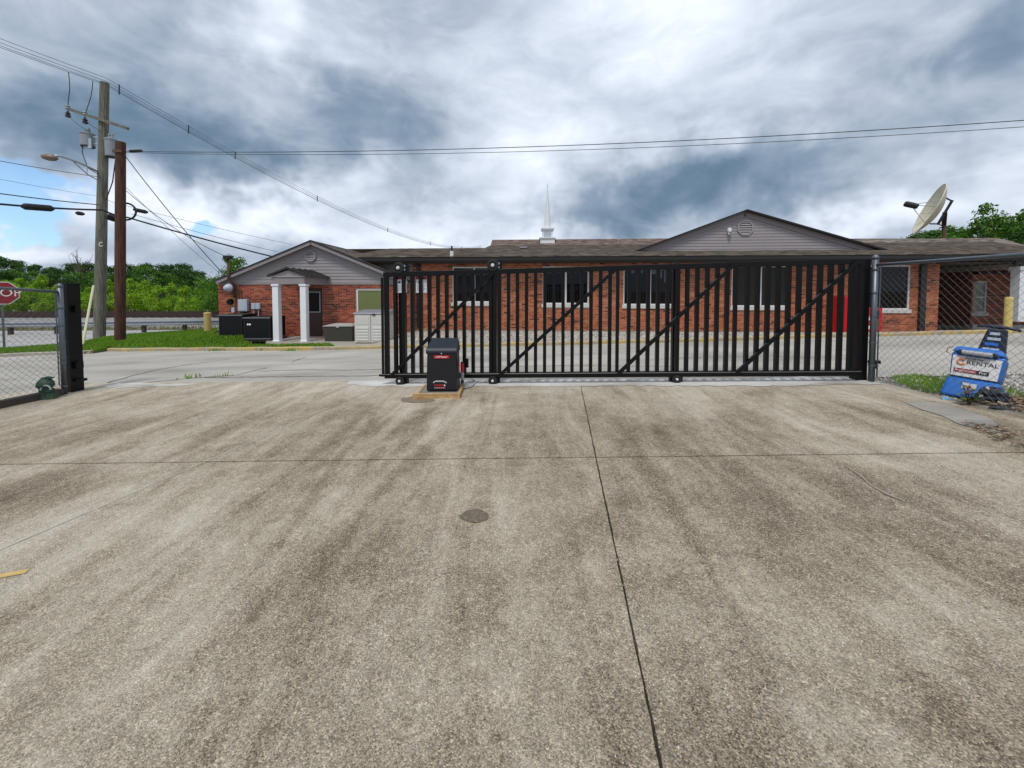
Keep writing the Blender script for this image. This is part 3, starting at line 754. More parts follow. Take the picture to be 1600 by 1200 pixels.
# ---- railway bank, guard rail, hill
def bank_z(x, y): return gz(x, y)
bank = MB(); xs = [-120 + 4 * i for i in range(29)]
prof = [(24.5, -0.05), (26.0, 0.10), (27.2, 0.42), (33.0, 0.46), (35.0, 0.1), (60, 0.1)]
vs = []; fs = []
for x in xs:
    for y, h in prof: vs.append((x, y + x * 0.02, -0.62 + h))
for i in range(len(xs) - 1):
    for j in range(len(prof) - 1): fs.append((i * 6 + j, (i + 1) * 6 + j, (i + 1) * 6 + j + 1, i * 6 + j + 1))
bank.add(vs, fs).build('railway_bank', 'ballast_ground', kind='structure')
sheet('roadside', [(-90, 20.3), (-40, 21.7), (-9, 24.1), (-9, 24.9), (-90, 23.4)], 0.02, 'dirt_ground', 'structure', 3.0)
blades('verge_dry_grass', scatter_points([(-60, 21.0), (-40, 21.8), (-10, 24.1), (-10, 25.4), (-60, 24.0)], 9000, 9), 0.05, 0.22, 0.05, 0.0, 'dry_grass', 'dry yellow-green grass under the guard rail', 'grass', 9)

for kk, yy in enumerate((28.6, 31.6)):
    tr = thing('railway_track', ('near rusty railway track on the ballast beyond the guard rail', 'far rusty railway track along the foot of the trees')[kk], 'railway track', (-40, yy - 0.8, -0.17), 0.02, 'railway tracks behind the street')
    for o_ in (-0.72, 0.72):
        MB().box(-50, 34, o_ - 0.035, o_ + 0.035, 0.04, 0.17).box(-50, 34, o_ - 0.07, o_ + 0.07, 0.015, 0.04).build('rail', 'rail_rust', tr)
    sl = None
    for i in range(130):
        if sl is None:
            sl = MB().box(-0.12, 0.12, -1.3, 1.3, -0.14, 0.01).build('sleeper', 'sleeper_wood', tr); o_ = sl
        else:
            o_ = sl.copy(); COL.objects.link(o_)
        o_.location = (-45 + 0.6 * i, 0, 0)

gr = thing('guard_rail', 'galvanized steel guard rail along the far side of the street', 'guard rail')
ga, gb = G(-260, 528), G(352, 517.5)
gd_ = (gb - ga); gl = gd_.length; gd_.normalize()
prof = [(0, 0.38), (-0.05, 0.41), (-0.05, 0.46), (0, 0.50), (0, 0.53), (-0.05, 0.57), (-0.05, 0.62), (0, 0.65), (0.02, 0.65), (0.02, 0.38)]
side = Vector((-gd_.y, gd_.x, 0)).normalized()
vs = []
for e in (ga, gb):
    for o_, h in prof: q = e + side * o_; vs.append((q.x, q.y, e.z + h))
n = len(prof)
MB().add(vs, [(i, (i + 1) % n, (i + 1) % n + n, i + n) for i in range(n)] + [tuple(range(n - 1, -1, -1)), tuple(range(n, 2 * n))]).build('beam', 'guard_rail', gr)
for i in range(int(gl / 1.9)):
    p = ga + gd_ * (0.7 + 1.9 * i)
    MB().box(p.x - 0.07, p.x + 0.07, p.y + 0.03, p.y + 0.19, p.z - 0.1, p.z + 0.6).build('post', 'sleeper_wood', gr)

def hill():
    vs = []; fs = []; xs = [-160 + 8 * i for i in range(50)]; ys = [40, 55, 70, 90, 120, 170]
    for y in ys:
        for x in xs:
            h = max(0, -x - 48) * 0.13 + max(0, x - 60) * 0.12
            h = min(h, 5) * clamp((y - 40) / 60, 0, 1)
            vs.append((x, y, -0.75 + h + 0.5 * mnoise.noise((x * 0.05, y * 0.05, 0))))
    W = len(xs)
    for j in range(len(ys) - 1):
        for i in range(W - 1): fs.append((j * W + i, j * W + i + 1, (j + 1) * W + i + 1, (j + 1) * W + i))
    MB().add(vs, fs).build('hill', 'forest_floor', kind='structure', smooth=True)
    return lambda x, y: -0.75 + min(max(0, -x - 48) * 0.13 + max(0, x - 60) * 0.12, 5) * clamp((y - 40) / 60, 0, 1)
hill_z = hill()

# ================================================================ BUILDINGS
class Frame:
    """a wall's own axes: x along the wall, y back from it, z up"""
    def __init__(self, o, yaw):
        self.o = Vector((o[0], o[1], 0)); self.c = math.cos(yaw); self.s = math.sin(yaw); self.yaw = yaw
    def L(self, px, py, v=0.0):
        d = ray(px, py); n = Vector((-self.s, self.c, 0))
        k = (v - (CAM - self.o).dot(n)) / d.dot(n); p = CAM + d * k - self.o
        return p.x * self.c + p.y * self.s, p.z
    def u(self, px, v=0.0): return self.L(px, HZ, v)[0]
    def z(self, px, py, v=0.0): return self.L(px, py, v)[1]

BW, BH, MJ = 0.205, 0.0667, 0.014
def brick_wall(parent, x0, x1, z0, z1, holes, bmat, v=0.0, seed=0, thick=0.2):
    """mortar body with real openings and one joined skin of separate bricks standing proud of the joints"""
    xs = sorted(set([x0, x1] + [c for h in holes for c in h[:2] if x0 < c < x1]))
    mb = MB()
    for a, b in zip(xs[:-1], xs[1:]):
        cuts = sorted([(h[2], h[3]) for h in holes if h[0] < (a + b) / 2 < h[1]]); z = z0
        for c0, c1 in cuts:
            if c0 > z: mb.box(a, b, v + 0.008, v + thick, z, c0)
            z = c1
        if z < z1: mb.box(a, b, v + 0.008, v + thick, z, z1)
    w = mb.build('wall', 'mortar', parent)
    rnd = random.Random(seed); bm_ = MB(); r_ = 0; z = z0
    while z + BH * 0.6 < z1:
        zt = min(z + BH - MJ, z1); x = x0 - (BW / 2 if r_ % 2 else 0)
        while x < x1:
            a, b = max(x, x0), min(x + BW - MJ, x1)
            segs = [(a, b)]
            for h in holes:
                if h[2] - 0.01 < (z + zt) / 2 < h[3] + 0.01:
                    ns = []
                    for s0, s1 in segs:
                        if s1 <= h[0] or s0 >= h[1]: ns.append((s0, s1)); continue
                        if s0 < h[0]: ns.append((s0, h[0]))
                        if s1 > h[1]: ns.append((h[1], s1))
                    segs = ns
            for s0, s1 in segs:
                if s1 - s0 < 0.015: continue
                y = v - rnd.uniform(0.0, 0.004)
                bm_.add([(s0, y, z), (s1, y, z), (s1, y, zt), (s0, y, zt), (s0, v + 0.009, z), (s1, v + 0.009, z), (s1, v + 0.009, zt), (s0, v + 0.009, zt)],
                        [(0, 1, 2, 3), (3, 2, 6, 7), (1, 5, 6, 2), (0, 3, 7, 4), (0, 4, 5, 1)])
            x += BW
        z += BH; r_ += 1
    bm_.build('brickwork', bmat, w, kind='stuff')
    return w

def window(parent, x0, x1, z0, z1, v, mull=None, blind=None, sill=True, glass='glass_dark', dep=0.09, fw=0.045):
    w = MB().box(x0, x1, v + 0.03, v + 0.09, z0, z0 + fw).box(x0, x1, v + 0.03, v + 0.09, z1 - fw, z1) \
            .box(x0, x0 + fw, v + 0.03, v + 0.09, z0 + fw, z1 - fw).box(x1 - fw, x1, v + 0.03, v + 0.09, z0 + fw, z1 - fw).build('window', 'frame_white', parent)
    xs = [x0 + fw] + ([mull - 0.035] if mull else []) ; xe = ([mull - 0.035, x1 - fw] if mull else [x1 - fw])
    xs = [x0 + fw, mull + 0.035] if mull else [x0 + fw]
    for a, b in zip(xs, xe):
        MB().box(a, b, v + 0.07, v + 0.076, z0 + fw, z1 - fw).build('pane', glass, w)
    if mull: MB().box(mull - 0.035, mull + 0.035, v + 0.025, v + 0.085, z0 + fw, z1 - fw).build('mullion', 'frame_white', w)
    MB().box(x0, x1, v + 0.12, v + 0.16, z0, z1).build('room_dark', 'black_print', w)
    if sill: MB().box(x0 - 0.05, x1 + 0.05, v - 0.045, v + 0.1, z0 - 0.14, z0 - 0.004).build('sill', 'sill_stone', w, bevel=0.008)
    return w

def venetian(w, x0, x1, z0, z1, v, mat, n):
    st = (z1 - z0) / n; me = None
    for i in range(n):
        z = z0 + st * i
        if me is None:
            o = MB().add([(x0, v, 0), (x1, v, 0), (x1, v - 0.012, st * 0.96), (x0, v - 0.012, st * 0.96), (x0, v + 0.004, 0), (x1, v + 0.004, 0), (x1, v - 0.008, st * 0.96), (x0, v - 0.008, st * 0.96)],
                         [(0, 1, 2, 3), (7, 6, 5, 4), (3, 2, 6, 7), (0, 4, 5, 1)]).build('slat', mat, w); me = o.data
        else:
            o = bpy.data.objects.new('slat', me); COL.objects.link(o); o.parent = w
        o.location.z = z

def shingles(parent, name, P, ex_u, ex_v, rows, tab, mat='shingle', seed=0, clip=None, row_h=None):
    """lapped shingles: P = corner, ex_u / ex_v = full edge vectors along the eave / up the slope"""
    rnd = random.Random(seed); P = Vector(P); U = Vector(ex_u); V = Vector(ex_v); nrm = U.cross(V).normalized()
    if nrm.z < 0: nrm = -nrm
    cols = max(1, int(U.length / tab)); mb = MB(); mb.add([P - nrm * 0.02, P + U - nrm * 0.02, P + U + V - nrm * 0.02, P + V - nrm * 0.02], [(0, 1, 2, 3)]) if clip is None else None
    for r_ in range(rows):
        off = rnd.random()
        for c in range(-1, cols + 1):
            a = (c + off) / cols; b = a + 1.0 / cols * 0.985
            a, b = max(0, a), min(1, b)
            if b - a < 0.0005: continue
            t0, t1 = r_ / rows, min(1, (r_ + 1.12) / rows)
            if clip:
                cl = clip((t0 + t1) / 2)
                a = max(a, cl[0]); b = min(b, cl[1])
                if b - a < 0.0005: continue
            th = 0.016 + rnd.uniform(0, 0.006)
            q0 = P + U * a + V * t0; q1 = P + U * b + V * t0; q2 = P + U * b + V * t1; q3 = P + U * a + V * t1
            mb.add([q0 + nrm * th, q1 + nrm * th, q2 + nrm * 0.002, q3 + nrm * 0.002, q0 - nrm * 0.004, q1 - nrm * 0.004], [(0, 1, 2, 3), (4, 5, 1, 0)])
    return mb.build(name, mat, parent, kind='stuff')

def siding(parent, zs, ze, step, xl, xr, v, mat='siding'):
    """lap boards between edge functions xl(z), xr(z)"""
    z = zs
    while z < ze - 0.01:
        zt = min(z + step, ze)
        a0, b0, a1, b1 = xl(z), xr(z), xl(zt), xr(zt)
        if b0 - a0 > 0.02:
            if b1 < a1: a1 = b1 = (a1 + b1) / 2
            MB().add([(a0, v - 0.022, z), (b0, v - 0.022, z), (b1, v - 0.006, zt), (a1, v - 0.006, zt), (a0, v, z), (b0, v, z), (b1, v, zt), (a1, v, zt)],
                     [(0, 1, 2, 3), (4, 5, 1, 0), (0, 3, 7, 4), (1, 5, 6, 2)]).build('siding_board', mat, parent)
        z += step

def gable_vent(parent, x, z, v, r_, n=8):
    g = MB(); ring_ = []
    for k in range(n):
        a = math.pi / n + 2 * math.pi * k / n; ring_.append((math.cos(a), math.sin(a)))
    vs = []
    for k in range(n):
        c, s = ring_[k]
        vs += [(x + c * r_, v - 0.05, z + s * r_), (x + c * r_ * 0.8, v - 0.05, z + s * r_ * 0.8), (x + c * r_, v, z + s * r_), (x + c * r_ * 0.8, v, z + s * r_ * 0.8)]
    fs = []
    for k in range(n):
        j = (k + 1) % n
        fs += [(4 * k, 4 * k + 1, 4 * j + 1, 4 * j), (4 * k, 4 * j, 4 * j + 2, 4 * k + 2), (4 * k + 1, 4 * k + 3, 4 * j + 3, 4 * j + 1)]
    o = g.add(vs, fs).build('gable_vent', 'siding', parent)
    MB().prism([(x + c * r_ * 0.82, z + s * r_ * 0.82) for c, s in ring_], v - 0.012, v - 0.004).build('vent_back', 'trim_black', o)
    m = 6
    for i in range(m):
        zz = z - r_ * 0.66 + i * r_ * 1.32 / (m - 1); hw = math.sqrt(max(0.01, (r_ * 0.8) ** 2 - (zz - z) ** 2)) * 0.97
        MB().add([(x - hw, v - 0.042, zz - r_ * 0.09), (x + hw, v - 0.042, zz - r_ * 0.09), (x + hw, v - 0.02, zz + r_ * 0.09), (x - hw, v - 0.02, zz + r_ * 0.09)], [(0, 1, 2, 3)]).build('louvre', 'siding', o)
    return o

# ---------------- main hall
FM = Frame((-2.58, 16.0), math.atan2(-1.0, 17.1))
hall = thing('brick_hall', 'long low orange brick hall with a wide siding gable behind the black gate', 'building', FM.o, FM.yaw)
u0, u1 = FM.u(645), FM.u(1467)
ZE = 2.93                                  # eave edge height
wins = []
for a, b, m_, ys in ((707, 776, 741, 472.5), (848, 920, 884, 475), (974, 1052, 1016, 476.5), (1143, 1231, 1189, 479), (1337, 1422, None, 483.5)):
    wins.append((FM.u(a), FM.u(b), FM.z((a + b) / 2, ys), 2.57, FM.u(m_) if m_ else None))
wall_m = brick_wall(hall, u0, u1, 0.05, 2.70, [(a, b, z0 - 0.14, z1) for a, b, z0, z1, _ in wins], 'brick_orange', seed=1)
MB().box(u0 - 0.02, u1 + 0.02, -0.02, 0.2, -0.4, 0.045).build('foundation', 'foundation', hall)
for i, (a, b, z0, z1, m_) in enumerate(wins):
    w = window(hall, a, b, z0, z1, 0.0, m_)
    if i == 3:
        venetian(w, a + 0.05, m_ - 0.04, z0 + 0.05, z1 - 0.05, 0.066, 'blind_dark', 26); venetian(w, m_ + 0.04, b - 0.05, z0 + 0.05, z1 - 0.05, 0.066, 'blind_dark', 26)
    if i == 2:
        for k_ in range(3): MB().box(m_ + 0.06 + 0.24 * k_, m_ + 0.22 + 0.24 * k_, 0.060, 0.066, z1 - 0.30 - 0.16 * k_, z1 - 0.06).build('shade', 'blind_grey', w)
        MB().box(a + 0.2, a + 0.42, 0.060, 0.066, z1 - 0.26, z1 - 0.06).build('shade', 'blind_grey', w)
        MB().box(a + 0.55, a + 0.75, 0.060, 0.066, z1 - 0.26, z1 - 0.06).build('shade', 'blind_grey', w)
    if i == 0:  # reflections on the right pane, painted in as two flat grey squares
        MB().box(m_ + 0.2, m_ + 0.42, 0.060, 0.066, z1 - 0.32, z1 - 0.10).build('shade', 'panel_grey', w)
        MB().box(m_ + 0.6, m_ + 0.82, 0.060, 0.066, z1 - 0.32, z1 - 0.10).build('shade', 'panel_grey', w)
# siding infill left of the brick, frieze board, soffit, gutter
uL = FM.u(560)
inf = MB().box(uL, u0 - 0.003, 0.01, 0.2, 0.0, 2.70).build('infill_wall', 'trim_taupe', hall)
siding(inf, 1.7, 2.68, 0.125, lambda z: uL, lambda z: u0 - 0.1, 0.008)
uR = FM.u(1700, -0.55)
MB().box(uL, uR, -0.045, 0.22, 2.705, 2.80).build('frieze_board', 'trim_taupe', hall)
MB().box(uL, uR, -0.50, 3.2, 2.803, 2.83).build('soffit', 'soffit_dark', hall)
MB().prism([(-0.62, 2.75), (-0.50, 2.68), (-0.50, 2.90), (-0.62, 2.90)], 0, 1)
gut = MB(); pr = [(-0.50, 2.69), (-0.57, 2.69), (-0.63, 2.78), (-0.63, 2.89), (-0.60, 2.89), (-0.60, 2.79), (-0.56, 2.72), (-0.50, 2.72)]
vs = [(uL - 0.3, y, z) for y, z in pr] + [(uR, y, z) for y, z in pr]; n = len(pr)
gut.add(vs, [(i, (i + 1) % n, (i + 1) % n + n, i + n) for i in range(n)]).build('gutter', 'trim_black', hall)
MB().box(uL - 0.3, uR, -0.498, -0.47, 2.68, 2.935).build('fascia', 'trim_black', hall)
for px in (655, 1439):
    uu = FM.u(px); hw = 0.07 if px < 700 else 0.10
    MB().box(uu - hw, uu + hw, -0.11, -0.008, 0.12, 2.70).box(uu - hw, uu + hw, -0.30, -0.112, 2.62, 2.70).build('downspout', 'trim_black', hall)
# roof planes
SL = 0.164
def roof_v(px, py):                        # where a pixel's ray meets the front roof plane
    best = None; lo, hi = -0.55, 14.0
    for _ in range(60):
        mid = (lo + hi) / 2
        if FM.z(px, py, mid) > ZE + SL * (mid + 0.55): lo = mid
        else: hi = mid
    return mid
vA = 5.2; uS = FM.u(767, 8.0); vB = 8.0
pA = (uL - 0.4, -0.6, ZE)
shingles(hall, 'roof', (uL - 0.6, -0.6, ZE), (uS - uL + 0.6, 0, 0), (0, vA + 0.6, SL * (vA + 0.6)), 40, 0.30, seed=3)
# right part with its hip at the far end
ue = FM.u(1553, vB + 0.9); uh = FM.u(1640, 1.0)
RL = ue + 0.3 - uS
def hipclip(t):
    v = -0.6 + t * (vB + 0.6)
    k_ = (v - 1.0) / (vB + 0.9 - 1.0)
    e = uR if k_ < 0 else uh + (ue - uh) * min(1, k_)
    return 0.0, clamp((e - uS) / RL, 0, 1)
shingles(hall, 'roof', (uS + 0.004, -0.6, ZE), (RL, 0, 0), (0, vB + 0.6, SL * (vB + 0.6)), 60, 0.30, seed=4, clip=hipclip)
zB = ZE + SL * (vB + 0.6)
ub = uh + (ue - uh) * (vB - 1.0) / (vB - 0.1)
MB().add([(uS, -0.6, ZE - 0.025), (uR, -0.6, ZE - 0.025), (uh, 1.0, ZE + SL * 1.6 - 0.025), (ub, vB, zB - 0.025), (uS, vB, zB - 0.025)], [(0, 1, 2, 3, 4)]).build('roof_deck', 'shingle', hall)
uBk = FM.u(1005, vB)
shingles(hall, 'ridge_roof', (uS, vB + 0.003, zB), (uBk - uS + 3.0, 0, 0), (0, 0.9, 0.46), 6, 0.30, 'shingle_red', seed=5)
shingles(hall, 'ridge_roof', (uBk + 3.01, vB + 0.003, zB), (ue - uBk - 3.0, 0, 0), (0, 0.9, 0.34), 5, 0.30, 'shingle', seed=6)
MB().add([(uS - 0.01, -0.6, ZE), (uS - 0.01, vB, zB), (uS - 0.01, vB + 0.9, zB + 0.46), (uS - 0.01, vB + 0.9, 2.9)], [(0, 1, 2, 3)]).build('roof_end', 'shingle_red', hall)
zA = ZE + SL * (vA + 0.6)
MB().add([(uL - 6, vA, zA), (uS, vA, zA), (uS, 12, 2.7), (uL - 6, 12, 2.7)], [(0, 1, 2, 3)]).build('rear_roof', 'shingle', hall)
MB().add([(uS, vB + 0.9, zB + 0.45), (ue, vB + 0.9, zB + 0.33), (ue, 16, 2.5), (uS, 16, 2.5)], [(0, 1, 2, 3)]).build('rear_roof', 'shingle_red', hall)
MB().add([(ue, vB + 0.9, zB + 0.33), (uh, 1.0, ZE + SL * 1.6 - 0.03), (uh + 1.5, vB + 0.9, 2.9)], [(0, 1, 2)]).build('rear_roof', 'shingle', hall)
MB().box(u0 - 3, u1, 0.4, 15.8, -0.3, 2.7).build('inner_block', 'foundation', hall)
for (px, py, h_) in ((706, 401, 0.36),):
    v_ = roof_v(px, py); uu, zz = FM.L(px, py, v_)
    pv_ = MB().tube([(uu, v_, zz - 0.05), (uu, v_, zz + h_ * 0.6)], 0.07, 10).build('vent_pipe', 'frame_white', hall)
    MB().tube([(uu, v_, zz + h_ * 0.6), (uu, v_, zz + h_ * 1.15)], 0.035, 8).build('pipe_top', 'trim_black', pv_)
v_ = roof_v(818, 389); uu, zz = FM.L(818, 389, v_)
rv = MB().box(uu - 0.17, uu + 0.17, v_ - 0.17, v_ + 0.17, zz - 0.04, zz + 0.05).build('roof_vent', 'trim_black', hall)
MB().box(uu - 0.18, uu + 0.18, v_ - 0.18, v_ + 0.18, zz + 0.05, zz + 0.09).build('vent_cap', 'panel_grey', rv)
# wide gable standing on the roof
VG = 1.9
pk = FM.L(1163, 329, VG); gl_ = FM.L(977, 398, VG); gr_ = FM.L(1388, 394, VG); gb = FM.z(1163, 393.5, VG)
gbl = gl_[1]
def gxl(z): return gl_[0] + (pk[0] - gl_[0]) * (z - gl_[1]) / (pk[1] - gl_[1])
def gxr(z): return gr_[0] + (pk[0] - gr_[0]) * (z - gr_[1]) / (pk[1] - gr_[1])
gable = MB().prism([(gxl(gb - 0.12) + 0.15, gb - 0.15), (gxr(gb - 0.12) - 0.15, gb - 0.15), (pk[0], pk[1] - 0.07)], VG + 0.002, VG + 0.2).build('gable', 'trim_taupe', hall)
siding(gable, gb, pk[1] - 0.26, 0.128, lambda z: gxl(z) + 0.62, lambda z: gxr(z) - 0.62, VG)
def rake(parent, a, b, v, wdt, name, mat, th, drop):
    ax, az = a; bx, bz = b; L = math.hypot(bx - ax, bz - az); nx, nz = -(bz - az) / L, (bx - ax) / L
    if nz > 0: nx, nz = -nx, -nz
    q = [(ax + nx * drop, az + nz * drop), (bx + nx * drop, bz + nz * drop), (bx + nx * (drop + wdt), bz + nz * (drop + wdt)), (ax + nx * (drop + wdt), az + nz * (drop + wdt))]
    return MB().prism(q, v - th, v).build(name, mat, parent)
for e in (gl_, gr_):
    rake(gable, e, pk, VG - 0.005, 0.20, 'rake_board', 'trim_taupe', 0.05, 0.05)
    rake(gable, e, pk, VG + 0.05, 0.055, 'rake_edge', 'trim_black', 0.30, -0.005)
    MB().add([(e[0], VG - 0.26, e[1] + 0.012), (pk[0], VG - 0.26, pk[1] + 0.012), (pk[0], 12, pk[1] + 0.012), (e[0], 12, e[1] + 0.012)], [(0, 1, 2, 3)]).build('gable_roof', 'shingle', gable)
MB().box(gxl(gb) + 0.3, gxr(gb) - 0.3, VG - 0.05, VG - 0.024, gb - 0.06, gb + 0.0).build('base_trim', 'trim_black', gable)
vx, vz = FM.L(1164, 356, VG)
gable_vent(gable, vx, vz, VG - 0.01, 0.36)
# ---------------- carport and garage at the right end
FG = Frame(FM.o, FM.yaw)
VGA = 3.1
garage = thing('brick_garage', 'dark red brick garage with narrow sash window at the right end', 'building', FM.o, FM.yaw)
ug0, ug1 = FM.u(1518, VGA), FM.u(1760, VGA)
wx0, wx1 = FM.u(1520.5, VGA), FM.u(1543, VGA); wz0, wz1 = FM.z(1532, 489, VGA), FM.z(1532, 439.5, VGA)
zf = FM.z(1540, 507, VGA)
brick_wall(garage, ug0, ug1, zf, 2.6, [(wx0, wx1, wz0, wz1)], 'brick_red', VGA, 7)
w = window(garage, wx0, wx1, wz0, wz1, VGA, None, None, True, 'glass_curtain', fw=0.06)
MB().box(wx0, wx1, VGA + 0.02, VGA + 0.085, (wz0 + wz1) / 2 - 0.03, (wz0 + wz1) / 2 + 0.03).build('meeting_rail', 'frame_white', w)
MB().box(ug0 - 0.05, ug1, VGA - 0.15, VGA + 0.2, -0.4, zf - 0.004).build('foundation', 'sill_stone', garage)
# side wall facing the breezeway, built with its own brick skin turned a quarter
sw = brick_wall(garage, -7.0, -0.004, 0.0, 2.6, [], 'brick_red', 0.0, 8)
sw.name = 'side_wall'; sw.location = (ug0, VGA, 0); sw.rotation_euler = (0, 0, R(-90))
MB().box(u1 + 0.003, ug0 + 0.3, VGA + 5, VGA + 5.2, 0, 2.75).build('breezeway_wall', 'door_brown', garage)
MB().box(ug0 - 4.5, ug1, -0.40, 9.0, 2.62, 2.66).build('ceiling', 'soffit_dark', garage)
cxu = FM.u(1591, -0.25)
MB().box(cxu - 0.15, cxu + 0.15, -0.42, -0.12, gz(20, 14) + 0.02, 2.50).box(cxu - 0.19, cxu + 0.19, -0.46, -0.08, 2.36, 2.50).build('column', 'white_paint', garage, bevel=0.01)
MB().box(cxu - 0.14, cxu + 0.14, -0.05, VGA - 0.02, 2.42, 2.60).build('beam', 'beam_beige', garage)
MB().box(ug0 - 2.2, ug1, -0.44, -0.40, 2.56, 2.72).build('header', 'trim_black', garage)
MB().box(ug0, ug1, VGA - 0.3, VGA - 0.01, 2.36, 2.44).build('shade_board', 'trim_black', garage)

# ---------------- office wing at the left
FW = Frame((-9.0, 15.6), R(-0.6))
wing = thing('brick_wing', 'red brick office wing with grey siding gable and small white-columned porch', 'building', FW.o, FW.yaw)
a0, a1 = FW.u(341), FW.u(640)
zt = FW.z(470, 441.5)
dx0, dx1 = FW.u(470), FW.u(503); dz0, dz1 = FW.z(490, 526.5), FW.z(490, 450)
wx0, wx1 = FW.u(556), FW.u(598); wz0, wz1 = FW.z(575, 497), FW.z(575, 451)
brick_wall(wing, a0, a1, -0.22, zt, [(dx0, dx1, -0.22, dz1), (wx0, wx1, wz0 - 0.14, wz1)], 'brick_red', 0.0, 11)
MB().box(a0 - 0.01, a1, -0.01, 0.2, -0.75, -0.225).build('foundation', 'foundation', wing)
MB().box(a0 + 0.02, a1, 0.4, 9, -0.5, zt).build('inner_block', 'brick_red', wing)
MB().box(a0, a0 + 0.18, 0.2, 9, -0.5, zt).build('end_wall', 'brick_red', wing)
MB().box(a0 - 0.02, a1, -0.03, 0.0, zt - 0.08, zt - 0.004).build('frieze', 'trim_taupe', wing)
w = window(wing, wx0, wx1, wz0, wz1, 0.0, None, None, True, 'glass_dark', fw=0.07)
venetian(w, wx0 + 0.075, wx1 - 0.075, wz0 + 0.08, wz1 - 0.075, 0.062, 'blind_green', 22)
door = MB().box(dx0 + 0.05, dx1 - 0.05, 0.06, 0.11, dz0 + 0.02, dz1 - 0.05).build('door', 'door_brown', wing)
MB().box(dx0, dx0 + 0.045, 0.02, 0.14, dz0, dz1).box(dx1 - 0.045, dx1, 0.02, 0.14, dz0, dz1).box(dx0 + 0.045, dx1 - 0.045, 0.02, 0.14, dz1 - 0.045, dz1).build('door_frame', 'trim_black', door)
g0, g1 = FW.u(476), FW.u(498); h0, h1 = FW.z(490, 487), FW.z(490, 457)
MB().box(g0, g1, 0.045, 0.058, h0, h1).build('glass', 'glass_dark', door)
MB().box(g0 - 0.03, g0, 0.04, 0.06, h0 - 0.03, h1 + 0.03).box(g1, g1 + 0.03, 0.04, 0.06, h0 - 0.03, h1 + 0.03).box(g0, g1, 0.04, 0.06, h0 - 0.03, h0).box(g0, g1, 0.04, 0.06, h1, h1 + 0.03).build('glass_frame', 'panel_grey', door)
MB().tube([(dx0 + 0.12, 0.06, dz0 + 1.0), (dx0 + 0.12, 0.0, dz0 + 1.0), (dx0 + 0.24, 0.0, dz0 + 1.0)], 0.014, 6).build('handle', 'lamp_metal', door)
MB().box(dx0, dx1, -0.1, 0.11, dz0 - 0.05, dz0).build('threshold', 'lamp_metal', door)
# gable
pk = FW.L(485, 375, -0.25); le = FW.L(335, 437.5, -0.25)
re_ = (2 * pk[0] - le[0], le[1])
wg = MB().prism([(le[0] + 0.35, zt), (re_[0] - 0.35, zt), (pk[0], pk[1] - 0.14)], 0.002, 0.2).build('gable', 'trim_taupe', wing)
def wl(z): return le[0] + (pk[0] - le[0]) * (z - le[1]) / (pk[1] - le[1])
def wr(z): return re_[0] + (pk[0] - re_[0]) * (z - re_[1]) / (pk[1] - re_[1])
siding(wg, zt, pk[1] - 0.2, 0.125, lambda z: max(wl(z) + 0.12, a0 - 0.03), lambda z: min(wr(z) - 0.12, re_[0] - 0.2), 0.0)
for e in (le, re_):
    rake(wg, e, pk, -0.20, 0.115, 'rake_board', 'trim_taupe', 0.04, 0.045)
    rake(wg, e, pk, -0.20, 0.05, 'rake_edge', 'trim_black', 0.06, -0.005)
    MB().add([(e[0], -0.2, e[1] - 0.13), (pk[0], -0.2, pk[1] - 0.13), (pk[0], 0.0, pk[1] - 0.13), (e[0], 0.0, e[1] - 0.13)], [(0, 1, 2, 3)]).build('rake_soffit', 'trim_taupe', wg)
vx, vz = FW.L(485.5, 400, -0.03)
gable_vent(wg, vx, vz, -0.025, 0.23)
dzr = (pk[1] - le[1]) / (pk[0] - le[0])
shingles(wing, 'roof', (re_[0], -0.22, re_[1]), (0, 9.5, 0), (pk[0] - re_[0], 0, pk[1] - re_[1]), 26, 0.30, seed=12)
shingles(wing, 'roof', (le[0], -0.22, le[1]), (0, 9.5, 0), (pk[0] - le[0], 0, pk[1] - le[1]), 26, 0.30, seed=13)
# porch
VP = -1.7
porch = MB()
pl, pr_ = FW.u(424.5, VP), FW.u(476, VP); pz0, pz1 = FW.z(450, 444, VP), FW.z(450, 433, VP)
porch = MB().box(pl, pr_, VP, VP + 0.14, pz0, pz1).box(pl, pl + 0.14, VP + 0.14, -0.02, pz0, pz1).box(pr_ - 0.14, pr_, VP + 0.14, -0.02, pz0, pz1).build('porch', 'trim_taupe', wing)
MB().box(pl - 0.03, pr_ + 0.03, VP - 0.03, -0.02, pz1, pz1 + 0.05).build('eave_trim', 'siding', porch)
ppk = FW.L(449, 420, VP); ple = (pl - 0.12, FW.z(422, 432.5, VP)); pre = (pr_ + 0.12, ple[1])
ppk = ((ple[0] + pre[0]) / 2, ppk[1])
MB().prism([(ple[0] + 0.12, pz1 + 0.05), (pre[0] - 0.12, pz1 + 0.05), (ppk[0], ppk[1] - 0.05)], VP, VP + 0.08).build('porch_gable', 'siding', porch)
